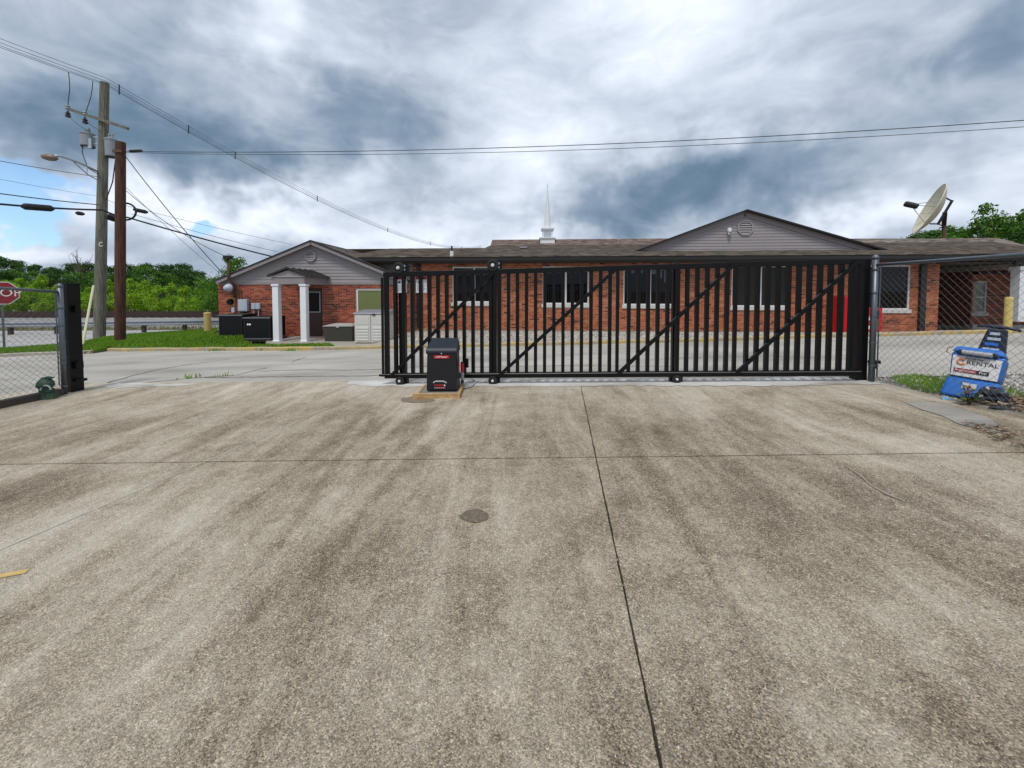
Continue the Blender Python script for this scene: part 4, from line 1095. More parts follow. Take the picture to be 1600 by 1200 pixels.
for e in (ple, pre):
    L = math.hypot(ppk[0] - e[0], ppk[1] - e[1])
    MB().add([(e[0], VP - 0.08, e[1]), (ppk[0], VP - 0.08, ppk[1]), (ppk[0], -0.02, ppk[1]), (e[0], -0.02, e[1]),
              (e[0], VP - 0.08, e[1] + 0.035), (ppk[0], VP - 0.08, ppk[1] + 0.035), (ppk[0], -0.02, ppk[1] + 0.035), (e[0], -0.02, e[1] + 0.035)],
             [(0, 3, 2, 1), (4, 5, 6, 7), (0, 1, 5, 4), (1, 2, 6, 5), (2, 3, 7, 6), (3, 0, 4, 7)]).build('porch_roof', 'metal_roof', porch)
    for i in range(5):
        y = VP - 0.05 + i * 0.4
        MB().bar((e[0], y, e[1] + 0.05), (ppk[0], y, ppk[1] + 0.05), 0.03, 0.03).build('roof_seam', 'metal_roof', porch)
MB().box(pl + 0.14, pr_ - 0.14, VP + 0.14, -0.02, pz0 + 0.04, pz0 + 0.06).build('porch_ceiling', 'soffit_dark', porch)
for px in (432, 475):
    cu_ = FW.u(px, VP + 0.07) ; zb = gz(FW.o.x + cu_, 14) + 0.117; hw = 0.105
    zb = FW.z(px, 534.5, VP + 0.0)
    MB().box(cu_ - hw, cu_ + hw, VP - 0.02, VP + 0.19, zb, pz0 - 0.07).box(cu_ - hw - 0.025, cu_ + hw + 0.025, VP - 0.045, VP + 0.215, pz0 - 0.068, pz0 - 0.002) \
        .box(cu_ - hw - 0.02, cu_ + hw + 0.02, VP - 0.04, VP + 0.21, zb, zb + 0.06).build('column', 'white_paint', porch, bevel=0.012)

# ================================================================ THE GATE
FGt = Frame(GO, GYAW)
gate = thing('sliding_gate', 'wide black steel cantilever sliding gate with diagonal braces across the driveway', 'gate', FGt.o, FGt.yaw)
gx0, gx1 = FGt.u(600), FGt.u(1346)
zTl, zTr = FGt.z(600, 425.5), FGt.z(1346, 404); zBl, zBr = FGt.z(600, 591), FGt.z(1346, 587)
def gt(x): return zTl + (zTr - zTl) * (x - gx0) / (gx1 - gx0)
def gbm(x): return zBl + (zBr - zBl) * (x - gx0) / (gx1 - gx0)
RW = 0.06
def slant(x0, x1, y0, y1, fz0, fz1):     # a bar between two slanted lines
    return MB().add([(x0, y0, fz0(x0)), (x1, y0, fz0(x1)), (x1, y1, fz0(x1)), (x0, y1, fz0(x0)), (x0, y0, fz1(x0)), (x1, y0, fz1(x1)), (x1, y1, fz1(x1)), (x0, y1, fz1(x0))],
                    [(0, 3, 2, 1), (4, 5, 6, 7), (0, 1, 5, 4), (1, 2, 6, 5), (2, 3, 7, 6), (3, 0, 4, 7)])
slant(gx0, gx1, -RW / 2, RW / 2, lambda x: gt(x) - 0.085, gt).build('top_rail', 'gate_black', gate, bevel=0.005)
slant(gx0, gx1, -RW / 2, RW / 2, gbm, lambda x: gbm(x) + 0.09).build('bottom_rail', 'gate_black', gate, bevel=0.005)
for sx, wd in ((FGt.u(604), 0.075), (FGt.u(773), 0.06), (FGt.u(965), 0.05), (FGt.u(1149), 0.05), (FGt.u(1344), 0.06)):
    slant(sx - wd / 2, sx + wd / 2, -RW / 2 + 0.002, RW / 2 - 0.002, lambda x: gbm(x) + 0.088, lambda x: gt(x) - 0.083).build('stile', 'gate_black', gate)
ps, pe = FGt.u(617.5), FGt.u(1331); npk = round((pe - ps) / 0.1515)
stiles = [FGt.u(q) for q in (604, 773, 965, 1149, 1341)]
for i in range(npk + 1):
    x = ps + (pe - ps) * i / npk
    if min(abs(x - s) for s in stiles) < 0.05: continue
    slant(x - 0.027, x + 0.027, -0.025, 0.043, lambda q: gbm(q) + 0.088, lambda q: gt(q) - 0.083).build('picket', 'gate_black', gate)
for (xa, ya), (xb, yb) in (((612, 586), (770, 427)), ((781, 586), (962, 421)), ((966, 584), (1146, 414)), ((1151, 583), (1339, 409))):
    pa = FGt.L(xa, ya, -0.05); pb = FGt.L(xb, yb, -0.05)
    MB().bar((pa[0], -0.045, pa[1]), (pb[0], -0.045, pb[1]), 0.054, 0.04, (0, 1, 0)).build('diagonal_brace', 'gate_black', gate)
# nose bar, drive chain, catch
nx = FGt.u(597.5)
MB().box(nx - 0.02, nx + 0.012, -0.02, 0.02, zBl + 0.03, FGt.z(597, 434)).build('edge_strip', 'gate_black', gate)
MB().box(nx - 0.06, nx + 0.06, -0.05, -0.01, zBl + 0.04, zBl + 0.075).build('chain_bracket', 'gate_black', gate)
MB().tube([(nx - 0.03, -0.055, zBl + 0.075), (gx1, -0.055, gbm(gx1) + 0.075)], 0.007, 6).build('drive_chain', 'wire_steel', gate)

def wheel(parent, x, y, z, r_, name):
    mx = Matrix.Translation((x, y, z)) @ Matrix.Rotation(R(90), 4, 'X')
    o = MB().lathe([(r_ * 0.55, -0.03), (r_ * 0.92, -0.03), (r_, -0.022), (r_, 0.012), (r_ * 0.94, 0.03), (r_ * 0.6, 0.034), (r_ * 0.55, 0.022)], 28, mx).build(name, 'rubber', parent, smooth=False, bevel=0)
    MB().lathe([(r_ * 0.30, 0.0), (r_ * 0.30, 0.040), (r_ * 0.2, 0.05)], 16, mx).build('hub', 'hub_white', o)
    return o

sl_ = ('black guide post with rollers at the left end of the sliding gate', 'black guide post with rollers just right of the gate operator', 'black guide post with a lower roller near the middle of the gate')
for i, (px, top, bot, wtop, wbot) in enumerate(((629, 421, 604, (622.5, 418.5), (625, 595)), (772, 417, 603, (770, 414.5), (770, 594.5)), (1056, 411, 600, None, (1057, 592)))):
    xx = FGt.u(px, 0.12); zb = FGt.z(px, bot, 0.12)
    gp = thing('guide_post', sl_[i], 'gate post', (FGt.o.x + xx * FGt.c, FGt.o.y + xx * FGt.s, 0), FGt.yaw, 'roller posts of the sliding gate')
    zg = gz(gp.location.x, gp.location.y)
    MB().box(-0.055, 0.055, 0.07, 0.18, zg - 0.02, FGt.z(px, top, 0.12)).build('post', 'gate_black', gp, bevel=0.006)
    if wtop:
        wx, wz = FGt.L(wtop[0], wtop[1], -0.02); wheel(gp, wx - xx, -0.01, wz, 0.10, 'top_roller')
        b_ = MB().box(wx - xx + 0.03, wx - xx + 0.13, 0.04, 0.16, wz - 0.09, wz + 0.05).box(wx - xx - 0.02, wx - xx + 0.14, 0.035, 0.06, wz - 0.03, wz + 0.085).build('bracket', 'gate_black', gp)
        MB().tube([(wx - xx + 0.09, -0.01, wz - 0.03), (wx - xx + 0.09, 0.12, wz - 0.03)], 0.022, 10).tube([(wx - xx + 0.09, -0.01, wz + 0.03), (wx - xx + 0.09, 0.12, wz + 0.03)], 0.022, 10).build('bolt', 'lamp_metal', b_)
    wx, wz = FGt.L(wbot[0], wbot[1], -0.02); wheel(gp, wx - xx, -0.02, wz, 0.076 if i < 2 else 0.068, 'lower_roller')
    MB().box(wx - xx - (0.06 if i < 2 else 0.085), wx - xx + 0.11, 0.025, 0.12, zg + 0.004, wz + 0.065).build('roller_block', 'gate_black', gp)

# two white warning placards tied behind the pickets
for i, (px0, px1, lab) in enumerate(((619, 635.5, 'white gate warning placard behind the leftmost pickets'), (650, 667, 'white gate warning placard, the right one of two'))):
    x0, x1 = FGt.u(px0, 0.035), FGt.u(px1, 0.035); z0, z1 = FGt.z(px0, 457.5, 0.035), FGt.z(px0, 432.5, 0.035)
    pl_ = thing('warning_sign', lab, 'sign', FGt.o, FGt.yaw, 'warning placards on the gate')
    MB().box(x0, x1, 0.032, 0.036, z0, z1).build('plate', 'paper_sign', pl_)
    MB().box(x0 + 0.004, x1 - 0.004, 0.0295, 0.0315, z1 - 0.045, z1 - 0.004).build('header', 'sign_red', pl_)
    xm = x0 + 0.06
    MB().add([(xm - 0.03, 0.030, z1 - 0.11), (xm + 0.03, 0.030, z1 - 0.11), (xm, 0.030, z1 - 0.065), (xm + 0.035, 0.030, z1 - 0.09), (xm + 0.05, 0.030, z1 - 0.06), (xm + 0.055, 0.030, z1 - 0.115)], [(0, 1, 2), (3, 4, 5)]).build('pictogram', 'black_print', pl_)
    for k in range(6):
        MB().box(x0 + 0.015, x1 - 0.015 - 0.02 * (k % 3), 0.0300, 0.0312, z1 - 0.145 - 0.018 * k, z1 - 0.138 - 0.018 * k).build('text_line', 'pvc_grey', pl_)

# gate operator
FO = Frame(G(690, 612).to_2d(), R(3.5))
og = G(690, 619)
op = thing('gate_operator', 'black box-shaped gate operator with sloped lid standing on a lumber form', 'gate operator', (og.x, og.y + 0.03, og.z + 0.075), R(1.5))
hw, hd, hh = 0.235, 0.40, 0.60
body = [(-hw, 0), (hw, 0), (hw, 0.40), (-hw, 0.40)]
MB().add([(-hw, -0.02, 0), (hw, -0.02, 0), (hw, 0.42, 0), (-hw, 0.42, 0), (-hw + 0.012, 0.0, hh), (hw - 0.012, 0.0, hh), (hw - 0.012, 0.42, hh), (-hw + 0.012, 0.42, hh)],
         [(0, 3, 2, 1), (4, 5, 6, 7), (0, 1, 5, 4), (1, 2, 6, 5), (2, 3, 7, 6), (3, 0, 4, 7)]).build('body', 'operator_plastic', op, bevel=0.025)
lidp = MB()
prof_ = [(-0.012, hh - 0.035), (-0.014, hh + 0.01), (0.02, hh + 0.055), (0.36, hh + 0.165), (0.43, hh + 0.16), (0.436, hh + 0.02), (0.436, hh - 0.035)]
n = len(prof_); wl_ = hw + 0.004
vs = [(-wl_ + (0.03 if z > hh + 0.1 else 0), y, z) for y, z in prof_] + [(wl_ - (0.03 if z > hh + 0.1 else 0), y, z) for y, z in prof_]
lidp.add(vs, [tuple(range(n - 1, -1, -1)), tuple(range(n, 2 * n))] + [(i, (i + 1) % n, (i + 1) % n + n, i + n) for i in range(n)]).build('lid', 'operator_cap', op, bevel=0.014)
MB().box(-0.115, 0.115, -0.0165, -0.0135, 0.50, 0.545).build('name_plate', 'red_paint', op)
text('LiftMaster', 'lettering', 'white_print', op, (0.0, -0.0175, 0.522), 0.042, sx=1.05)
MB().lathe([(0.010, 0), (0.010, 0.01), (0.006, 0.013)], 12, Matrix.Translation((0, -0.010, 0.572)) @ Matrix.Rotation(R(90), 4, 'X')).build('lock', 'lamp_metal', op)
rec = MB().box(-0.12, 0.07, -0.024, -0.019, 0.035, 0.125).build('control_panel', 'black_print', op)
MB().box(-0.11, 0.06, -0.027, -0.0245, 0.045, 0.058).build('red_strip', 'red_paint', rec)
MB().box(-0.11, 0.02, -0.027, -0.0245, 0.085, 0.100).build('red_strip', 'red_paint', rec)
for k in range(5): MB().box(-0.105 + 0.032 * k, -0.09 + 0.032 * k, -0.029, -0.0272, 0.048, 0.055).build('key_mark', 'white_print', rec)
MB().lathe([(0.012, 0), (0.012, 0.006)], 12, Matrix.Translation((0.045, -0.0245, 0.09)) @ Matrix.Rotation(R(90), 4, 'X')).build('button', 'white_print', rec)
MB().tube([(-0.125, -0.024, 0.13), (-0.09, -0.03, 0.152), (0.03, -0.03, 0.152), (0.075, -0.024, 0.125)], 0.011, 8).build('panel_trim', 'pvc_grey', op)
MB().box(hw - 0.004, hw + 0.003, 0.08, 0.20, 0.28, 0.44).build('side_label', 'sign_red', op)
# lumber form
form = thing('lumber_form', 'new two-by-four lumber form around the operator pad', 'timber frame', (og.x, og.y, og.z), R(1.5))
wz = G(670, 627)
fw_ = FO.u
MB().box(-0.40, 0.085 + 0.02, -0.17, -0.132, -0.02, 0.080).build('board', 'lumber', form, bevel=0.003)
MB().box(0.108, 0.26, -0.17, -0.132, -0.02, 0.080).build('board', 'lumber', form, bevel=0.003)
MB().box(0.262, 0.30, -0.23, 0.50, -0.02, 0.088).build('board', 'lumber', form, bevel=0.003)
MB().box(-0.36, -0.322, -0.128, 0.48, -0.02, 0.070).build('board', 'lumber', form, bevel=0.003)
MB().box(-0.32, 0.26, -0.130, 0.46, -0.02, 0.060).build('pad', 'smooth_cement', form)
# red and white conduit stub with its cable
cs = G(722.5, 603)
st = thing('conduit_stub', 'short red and white conduit stub on a black base by the operator', 'conduit', cs)
MB().box(-0.022, 0.022, -0.022, 0.022, -0.01, 0.10).build('base', 'gate_black', st)
MB().tube([(0, 0, 0.10), (0, 0, 0.235)], 0.028, 12).build('sleeve', 'pvc_grey', st)
MB().tube([(0, 0, 0.235), (0, 0, 0.385)], 0.031, 12).build('red_cap', 'red_paint', st)
MB().tube([(0, 0, 0.385), (0, 0, 0.405)], 0.027, 12).box(0.02, 0.10, -0.012, 0.012, 0.33, 0.352).build('clamp', 'gate_black', st)
px_, pz_ = FGt.L(728, 566, -0.06)
MB().box(px_ - 0.04, px_ + 0.04, -0.075, -0.03, pz_ - 0.09, pz_ + 0.06).build('limit_switch', 'gate_black', gate)
cab = MB().tube([tuple(G(*p)) [:2] + (G(*p).z + h,) for p, h in (((718, 606), 0.05), ((728, 609), 0.03), ((737, 606), 0.03), ((743, 600), 0.03), ((738, 596), 0.06), ((730, 594), 0.12))], 0.014, 8).build('grey_cable', 'pvc_grey', smooth=True)
tag(cab, 'grey flexible cable looping on the ground right of the operator', 'cable')

# ---- end posts
rp = FGt.o
def loc_of(px, py): return G(px, py)
p = at(1348.5, 592, 6.06); zg = gz(p.x, p.y)
bp = thing('gate_post', 'tall black square post at the right end of the gate', 'gate post', (p.x, p.y + 0.04, zg), FGt.yaw)
H = at(1348, 404.5, 6.06).z - zg
MB().box(-0.075, 0.075, -0.02, 0.14, -0.02, H).build('post', 'gate_black', bp, bevel=0.006)
MB().box(0.075, 0.24, -0.05, -0.02, 0.28, 0.33).box(0.10, 0.20, -0.035, 0.0, 0.20, 0.285).build('bracket', 'gate_black', bp)
p = G(109.5, 613); zg = p.z
lp = thing('gate_post', 'black square receiver post with catch brackets at the left fence end', 'gate post', (p.x, p.y + 0.05, zg), R(-4))
H = at(108, 444, p.y).z - zg
MB().box(-0.10, 0.10, -0.10, 0.10, -0.02, H).box(-0.108, 0.108, -0.108, 0.108, H, H + 0.02).build('post', 'gate_black', lp, bevel=0.005)
for z0, z1, xo in ((0.43, 0.55, 0.18), (0.20, 0.245, 0.24)):
    MB().box(0.102, xo, -0.06, 0.04, z0, z1).build('catch_bracket', 'gate_black', lp)
MB().box(0.102, 0.16, -0.04, 0.03, H - 0.50, H - 0.38).build('photo_eye', 'gate_black', lp)

# ================================================================ CHAIN-LINK FENCES
def chain_link(parent, a, b, z0f, z1f, pitch=0.092, r_=0.0017):
    a = Vector(a); b = Vector(b); d = (b - a); L = d.length; d.normalize(); nrm = Vector((-d.y, d.x))
    mb = MB(); H = z1f(0) - z0f(0)
    k = -int(H / pitch) - 1
    for s in (1, -1):
        k = -int(H * 1.05 / pitch) - 1
        while k * pitch < L + H:
            x0 = k * pitch
            t0, t1 = 0.0, H * 1.0
            xa, xb = (x0, x0 + H) if s == 1 else (x0 + H, x0)
            za, zb = 0.0, 1.0
            # clip to 0..L
            P0, P1 = (xa, za), (xb, zb)
            if P0[0] > P1[0]: P0, P1 = P1, P0
            if P1[0] > 0 and P0[0] < L:
                if P0[0] < 0: f = (0 - P0[0]) / (P1[0] - P0[0]); P0 = (0, P0[1] + (P1[1] - P0[1]) * f)
                if P1[0] > L: f = (L - P0[0]) / (P1[0] - P0[0]); P1 = (L, P0[1] + (P1[1] - P0[1]) * f)
                pts = []
                m = 3
                for i in range(m + 1):
                    x = P0[0] + (P1[0] - P0[0]) * i / m; z = P0[1] + (P1[1] - P0[1]) * i / m
                    q = a + d * x + nrm * (0.003 * s + 0.012 * math.sin(x * 3.1) * math.sin(z * 3.1))
                    pts.append((q.x, q.y, z0f(x) + (z1f(x) - z0f(x)) * z))
                mb.tube(pts, r_, 4, False)
            k += 1
    return mb.build('mesh', 'wire_steel', parent)
def galv_post(parent, x, y, z0, z1, r_, name='post'):
    o = MB().tube([(x, y, z0), (x, y, z1)], r_, 16).build(name, 'galvanized', parent, smooth=False)
    for pl in o.data.polygons: pl.use_smooth = len(pl.vertices) == 4
    MB().lathe([(r_ * 1.08, 0), (r_ * 1.08, 0.03), (r_ * 0.8, 0.055), (r_ * 0.3, 0.07)], 16, Matrix.Translation((x, y, z1))).build('cap', 'galvanized', o, smooth=True)
    return o
# right fence runs from the gate back towards the viewer along the slab edge
fr = thing('chain_link_fence', 'galvanized chain-link fence running from the gate along the right verge', 'fence')
pt = at(1361.5, 592, 6.0); fx, fy = pt.x, pt.y
top0 = at(1361, 412, fy).z
e = (5.52, 2.6)
galv_post(fr, fx, fy, gz(fx, fy) - 0.02, at(1361, 405, fy).z, 0.040)
for h in (0.25, 0.6, 1.0, 1.35, 1.7):
    MB().tube([(fx, fy, gz(fx, fy) + h), (fx, fy, gz(fx, fy) + h + 0.025)], 0.046, 16).build('band', 'galvanized', fr)
topf = lambda x: top0 - 0.035
L_ = math.hypot(e[0] - fx, e[1] - fy)
MB().tube([(fx, fy, top0 - 0.02), (e[0], e[1], top0 - 0.02 + 0.0)], 0.023, 12).build('top_rail', 'galvanized', fr, smooth=True)
chain_link(fr, (fx + 0.03, fy - 0.05), e, lambda x: gz(5.55, fy - x) + 0.06, topf)
MB().bar((fx + 0.045, fy - 0.04, gz(fx, fy) + 0.08), (fx + 0.045, fy - 0.04, top0 - 0.06), 0.02, 0.006).build('tension_bar', 'galvanized', fr)
MB().tube([(fx, fy, gz(fx, fy) + 0.07), (e[0], e[1], gz(e[0], e[1]) + 0.07)], 0.003, 6).build('tension_wire', 'wire_steel', fr)
# left fence
fl = thing('chain_link_fence', 'chain-link fence on a dark kerb left of the black receiver post', 'fence')
q = G(101, 616.5); lx, ly = q.x, q.y
zt_ = at(93, 449, ly).z
galv_post(fl, lx, ly, q.z - 0.02, zt_, 0.040)
for h in (0.14, 0.55, 0.64, 0.90, 1.2, 1.5):
    MB().tube([(lx, ly, q.z + h), (lx, ly, q.z + h + 0.03)], 0.046, 16).build('band', 'galvanized', fl)
q2 = G(-140, 668)
zr0, zr1 = at(93, 456.5, ly).z, at(0, 450.5, G(0, 634).y).z
m_ = G(0, 634)
zr2 = zr0 + (zr1 - zr0) * (Vector((q2.x, q2.y)) - Vector((lx, ly))).length / (m_.to_2d() - Vector((lx, ly))).length
MB().tube([(lx, ly, zr0), (q2.x, q2.y, zr2)], 0.024, 12).build('top_rail', 'galvanized', fl, smooth=True)
LL = (q2.to_2d() - Vector((lx, ly))).length
chain_link(fl, (lx, ly), (q2.x, q2.y), lambda x: q.z + (q2.z - q.z) * x / LL + 0.13, lambda x: zr0 + (zr2 - zr0) * x / LL - 0.02, 0.092, 0.0018)
MB().bar((lx - 0.075, ly - 0.01, q.z + 0.16), (lx - 0.075, ly - 0.01, zr0 - 0.04), 0.022, 0.006).build('tension_bar', 'galvanized', fl)
galv_post(fl, q2.x, q2.y, q2.z - 0.02, zr2 + 0.04, 0.04)
dk = (q2.to_2d() - Vector((lx, ly))).normalized(); nk = Vector((-dk.y, dk.x))
vs = []
for pp in (Vector((lx, ly)) + dk * 0.06, q2.to_2d()):
    zz = gz(pp.x, pp.y)
    for o_, h in ((-0.09, -0.05), (-0.07, 0.12), (0.07, 0.12), (0.09, -0.05)): r__ = pp + nk * o_; vs.append((r__.x, r__.y, zz + h))
MB().add(vs, [(0, 1, 5, 4), (1, 2, 6, 5), (2, 3, 7, 6), (0, 3, 2, 1), (4, 5, 6, 7)]).build('kerb_base', 'crack_dark', fl)

# green standpipe
hq = G(72, 624)
hy = thing('green_standpipe', 'small weathered dark green hydrant-like standpipe against the left fence', 'standpipe', hq, R(20))
b_ = MB().lathe([(0.085, 0), (0.09, 0.02), (0.082, 0.05), (0.08, 0.20), (0.10, 0.205), (0.10, 0.225)], 18).build('body', 'hydrant_green', hy, smooth=False)
MB().lathe([(0.112, 0.226), (0.112, 0.245), (0.10, 0.29), (0.075, 0.33), (0.05, 0.352), (0.02, 0.36)], 18).build('bonnet', 'hydrant_green', hy, smooth=True)
MB().prism([(0.0, 0.34), (0.10, 0.345), (0.105, 0.365), (0.02, 0.385), (-0.05, 0.365)], -0.04, 0.04).build('top_nut', 'hydrant_green', hy, bevel=0.01)
MB().tube([(0.03, -0.02, 0.14), (0.11, -0.05, 0.14)], 0.055, 14).box(0.06, 0.15, -0.10, 0.02, -0.01, 0.11).build('outlet', 'hydrant_green', hy)
arc = [(0.055 + 0.062 * math.cos(a), -0.085 - 0.01, 0.175 + 0.075 * math.sin(a)) for a in [math.pi * k / 8 for k in range(0, 9)]]
MB().tube(arc, 0.012, 8).build('chain_loop', 'hydrant_pale', hy)

# ================================================================ STREET THINGS
# stop sign
sp = G(7, 548)
ss = thing('stop_sign', 'red octagonal stop sign on a thin galvanized post behind the left fence', 'stop sign', (sp.x, sp.y, sp.z), R(50))
ppm = F / sp.y; cz = at(6, 458, sp.y).z - sp.z; rr = 17.6 / ppm
oct_ = [(rr / math.cos(math.pi / 8) * math.cos(math.pi / 8 + k * math.pi / 4), rr / math.cos(math.pi / 8) * math.sin(math.pi / 8 + k * math.pi / 4) + cz) for k in range(8)]
MB().prism(oct_, -0.034, -0.030).build('plate', 'white_print', ss)
MB().prism([(x * 0.94, (z - cz) * 0.94 + cz) for x, z in oct_], -0.0375, -0.0345).build('red_face', 'sign_red', ss)
text('STOP', 'lettering', 'white_print', ss, (0, -0.039, cz), rr * 0.95, sx=0.98)
MB().box(-0.03, 0.03, -0.029, 0.0, -0.1, cz + rr * 0.9).build('post', 'galvanized', ss)

def bollard(px, py, pw, top, label):
    p = G(px, py); k = F / p.y; r_ = pw / 2 / k; h = at(px, top, p.y).z - p.z
    b_ = thing('bollard', label, 'bollard', p, 0, 'yellow bollards')
    MB().tube([(0, 0, -0.02), (0, 0, h - 0.04)], r_, 20).build('post', 'bollard_yellow', b_)
    MB().lathe([(r_ * 1.03, h - 0.10), (r_ * 1.06, h - 0.09), (r_ * 1.06, h - 0.05), (r_ * 0.98, h - 0.015), (r_ * 0.6, h)], 20).build('cap', 'bollard_yellow', b_, smooth=False)
bollard(325, 526.5, 9.5, 488, 'yellow bollard on the lawn left of the air conditioners')
bollard(1574, 521.5, 9, 464, 'yellow bollard beside the white carport column')

# utility poles
gp_ = G(155, 530); grey = thing('utility_pole', 'tall weathered grey utility pole with crossarm on the lawn', 'utility pole', gp_)
topz = at(163, 119, gp_.y - 0.35).z - gp_.z; topx = at(163, 119, gp_.y).x - gp_.x
kk = F / gp_.y
pole_pt = lambda z: Vector((gp_.x + topx * z / topz, gp_.y, gp_.z + z))
MB().tube([(topx * t, 0, topz * t - 0.1) for t in (0, 0.25, 0.5, 0.75, 1)], [0.215, 0.205, 0.19, 0.175, 0.16], 16).build('shaft', 'pole_grey', grey)
def on_grey(px, py, dy=0.0): q = at(px, py, gp_.y + dy); return Vector((q.x - gp_.x, dy, q.z - gp_.z))
aL, aR = on_grey(105, 169, -0.9), on_grey(200, 200, -0.15)
aL = on_grey(106, 170, -0.22); aR = on_grey(200, 201, -0.22)
MB().bar(aL, aR, 0.11, 0.11).build('crossarm', 'pole_grey', grey)
MB().box(-0.2, 0.2, -0.21, -0.16, on_grey(160, 234).z, on_grey(160, 219).z).build('bracket_plate', 'panel_grey', grey)
text('C', 'pole_letter', 'white_print', grey, (on_grey(157.5, 382, -0.205).x, -0.207, on_grey(157, 382, -0.205).z), 0.28)
for px, py in ((106, 173), (133, 183)):
    c = on_grey(px, py, -0.22)
    MB().lathe([(0.03, -0.30), (0.09, -0.28), (0.10, -0.20), (0.05, -0.16), (0.10, -0.12), (0.05, -0.07), (0.03, 0.0)], 12, Matrix.Translation(c)).build('cutout', 'insulator', grey)
    MB().lathe([(0.06, 0.05), (0.09, 0.10), (0.06, 0.15), (0.09, 0.19), (0.04, 0.25)], 12, Matrix.Translation(c)).build('insulator', 'transformer', grey)
for (px, w_, y0, y1, lab) in ((137.5, 18, 208, 229, 'grey can transformer on the left of the grey pole'), (174, 15, 216, 245, 'grey can transformer between the two utility poles')):
    c0 = at(px, y1, gp_.y - 0.05); c1 = at(px, y0, gp_.y - 0.05); r_ = w_ / 2 / kk; h = c1.z - c0.z
    tf = thing('transformer', lab, 'transformer', c0, 0, 'pole transformers')
    MB().lathe([(r_ * 0.9, 0.0), (r_ * 0.96, 0.03), (r_ * 0.96, h * 0.86), (r_ * 1.04, h * 0.88), (r_ * 1.04, h * 0.95), (r_ * 0.7, h)], 20).build('can', 'transformer', tf)
    MB().lathe([(r_ * 0.92, -0.03), (r_ * 0.92, 0.0)], 20).build('base_ring', 'trim_black', tf)
    for dx in (-0.06, 0.09):
        MB().lathe([(0.035, h - 0.02), (0.05, h + 0.06), (0.03, h + 0.10), (0.05, h + 0.14), (0.02, h + 0.22)], 10, Matrix.Translation((dx, 0, 0))).build('bushing', 'transformer', tf)
    s_ = 1 if px < 150 else -1
    MB().bar((s_ * r_, 0, h * 0.7), (s_ * (r_ + 0.25), 0, h * 0.7), 0.05, 0.05).bar((s_ * r_, 0, h * 0.2), (s_ * (r_ + 0.25), 0, h * 0.2), 0.05, 0.05).build('hanger', 'panel_grey', tf)
# street lamp arm
lamp = thing('street_lamp', 'cobra-head street lamp on a long thin arm from the grey pole', 'street lamp')
la = [tuple(at(x, y, gp_.y - dy)) for x, y, dy in ((152, 268, 0.2), (130, 257, 0.9), (110, 249, 1.5), (95, 244, 1.9), (86, 243.5, 2.1))]
MB().tube(la, 0.045, 8).build('arm', 'lamp_metal', lamp, smooth=True)
MB().tube([tuple(at(152, 281, gp_.y - 0.2)), tuple(at(136, 272, gp_.y - 0.6)), tuple(at(112, 250, gp_.y - 1.4))], 0.022, 6).tube([tuple(at(136, 263, gp_.y - 0.6)), tuple(at(136, 272, gp_.y - 0.6))], 0.018, 6).build('brace', 'lamp_metal', lamp)
hc = at(78, 246, gp_.y - 2.15)
MB().lathe([(0.05, -0.32), (0.13, -0.22), (0.17, -0.02), (0.15, 0.14), (0.06, 0.28)], 14, Matrix.Translation(hc) @ Matrix.Rotation(R(8), 4, 'Y') @ Matrix.Rotation(R(90), 4, 'Y') @ Matrix.Diagonal((0.8, 1.0, 1, 1))).build('lamp_head', 'lamp_head', lamp, smooth=True)
# guy guard
g0, g1 = G(128, 545), at(146, 447, gp_.y - 0.6)
MB_ = MB().tube([g0, g1], 0.045, 10).build('guy_guard', 'guy_guard'); tag(MB_, 'pale yellow plastic guard on the guy wire beside the grey pole', 'guy guard')
tag(MB().tube([g1, pole_pt(topz * 0.52)], 0.008, 6).build('guy_wire', 'cable_grey'), 'thin guy wire from the pale guard up to the grey pole', 'wire')
# brown pole
bq = G(187.5, 540); brown = thing('utility_pole', 'shorter reddish-brown utility pole in front on the lawn', 'utility pole', bq)
bt = at(188.5, 222, bq.y).z - bq.z; bk = F / bq.y
bx_ = at(188.5, 222, bq.y).x - bq.x
MB().tube([(0, 0, -0.1), (bx_ * 0.5, 0, bt * 0.5), (bx_, 0, bt)], [0.17, 0.165, 0.155], 16).build('shaft', 'pole_brown', brown)
MB().box(bx_ - 0.17, bx_ + 0.17, -0.175, -0.12, at(188, 240, bq.y).z - bq.z, at(188, 236, bq.y).z - bq.z).build('strap', 'rust_pipe', brown)
def on_brown(px, py, dy=0): return at(px, py, bq.y + dy)
lc = on_brown(189, 329)
rng = [(lc.x + 0.40 * math.cos(a), lc.y + 0.20, lc.z + 0.33 * math.sin(a)) for a in [2 * math.pi * k / 24 for k in range(25)]]
tag(MB().tube(rng, 0.035, 8, False).build('cable_coil', 'cable_black'), 'round coil of black cable behind the brown pole', 'cable coil')

# ---- overhead lines
def wire(name, label, pts, r_, sag=0.0, mat='cable_black', group=None, cat='wire', n=14):
    P = []
    for i in range(len(pts) - 1):
        a, b = Vector(pts[i]), Vector(pts[i + 1])
        for k_ in range(n):
            t = k_ / n; q = a.lerp(b, t); q.z -= sag * 4 * t * (1 - t); P.append(q)
    P.append(Vector(pts[-1]))
    return tag(MB().tube(P, r_, 5).build(name, mat), label, cat, group)
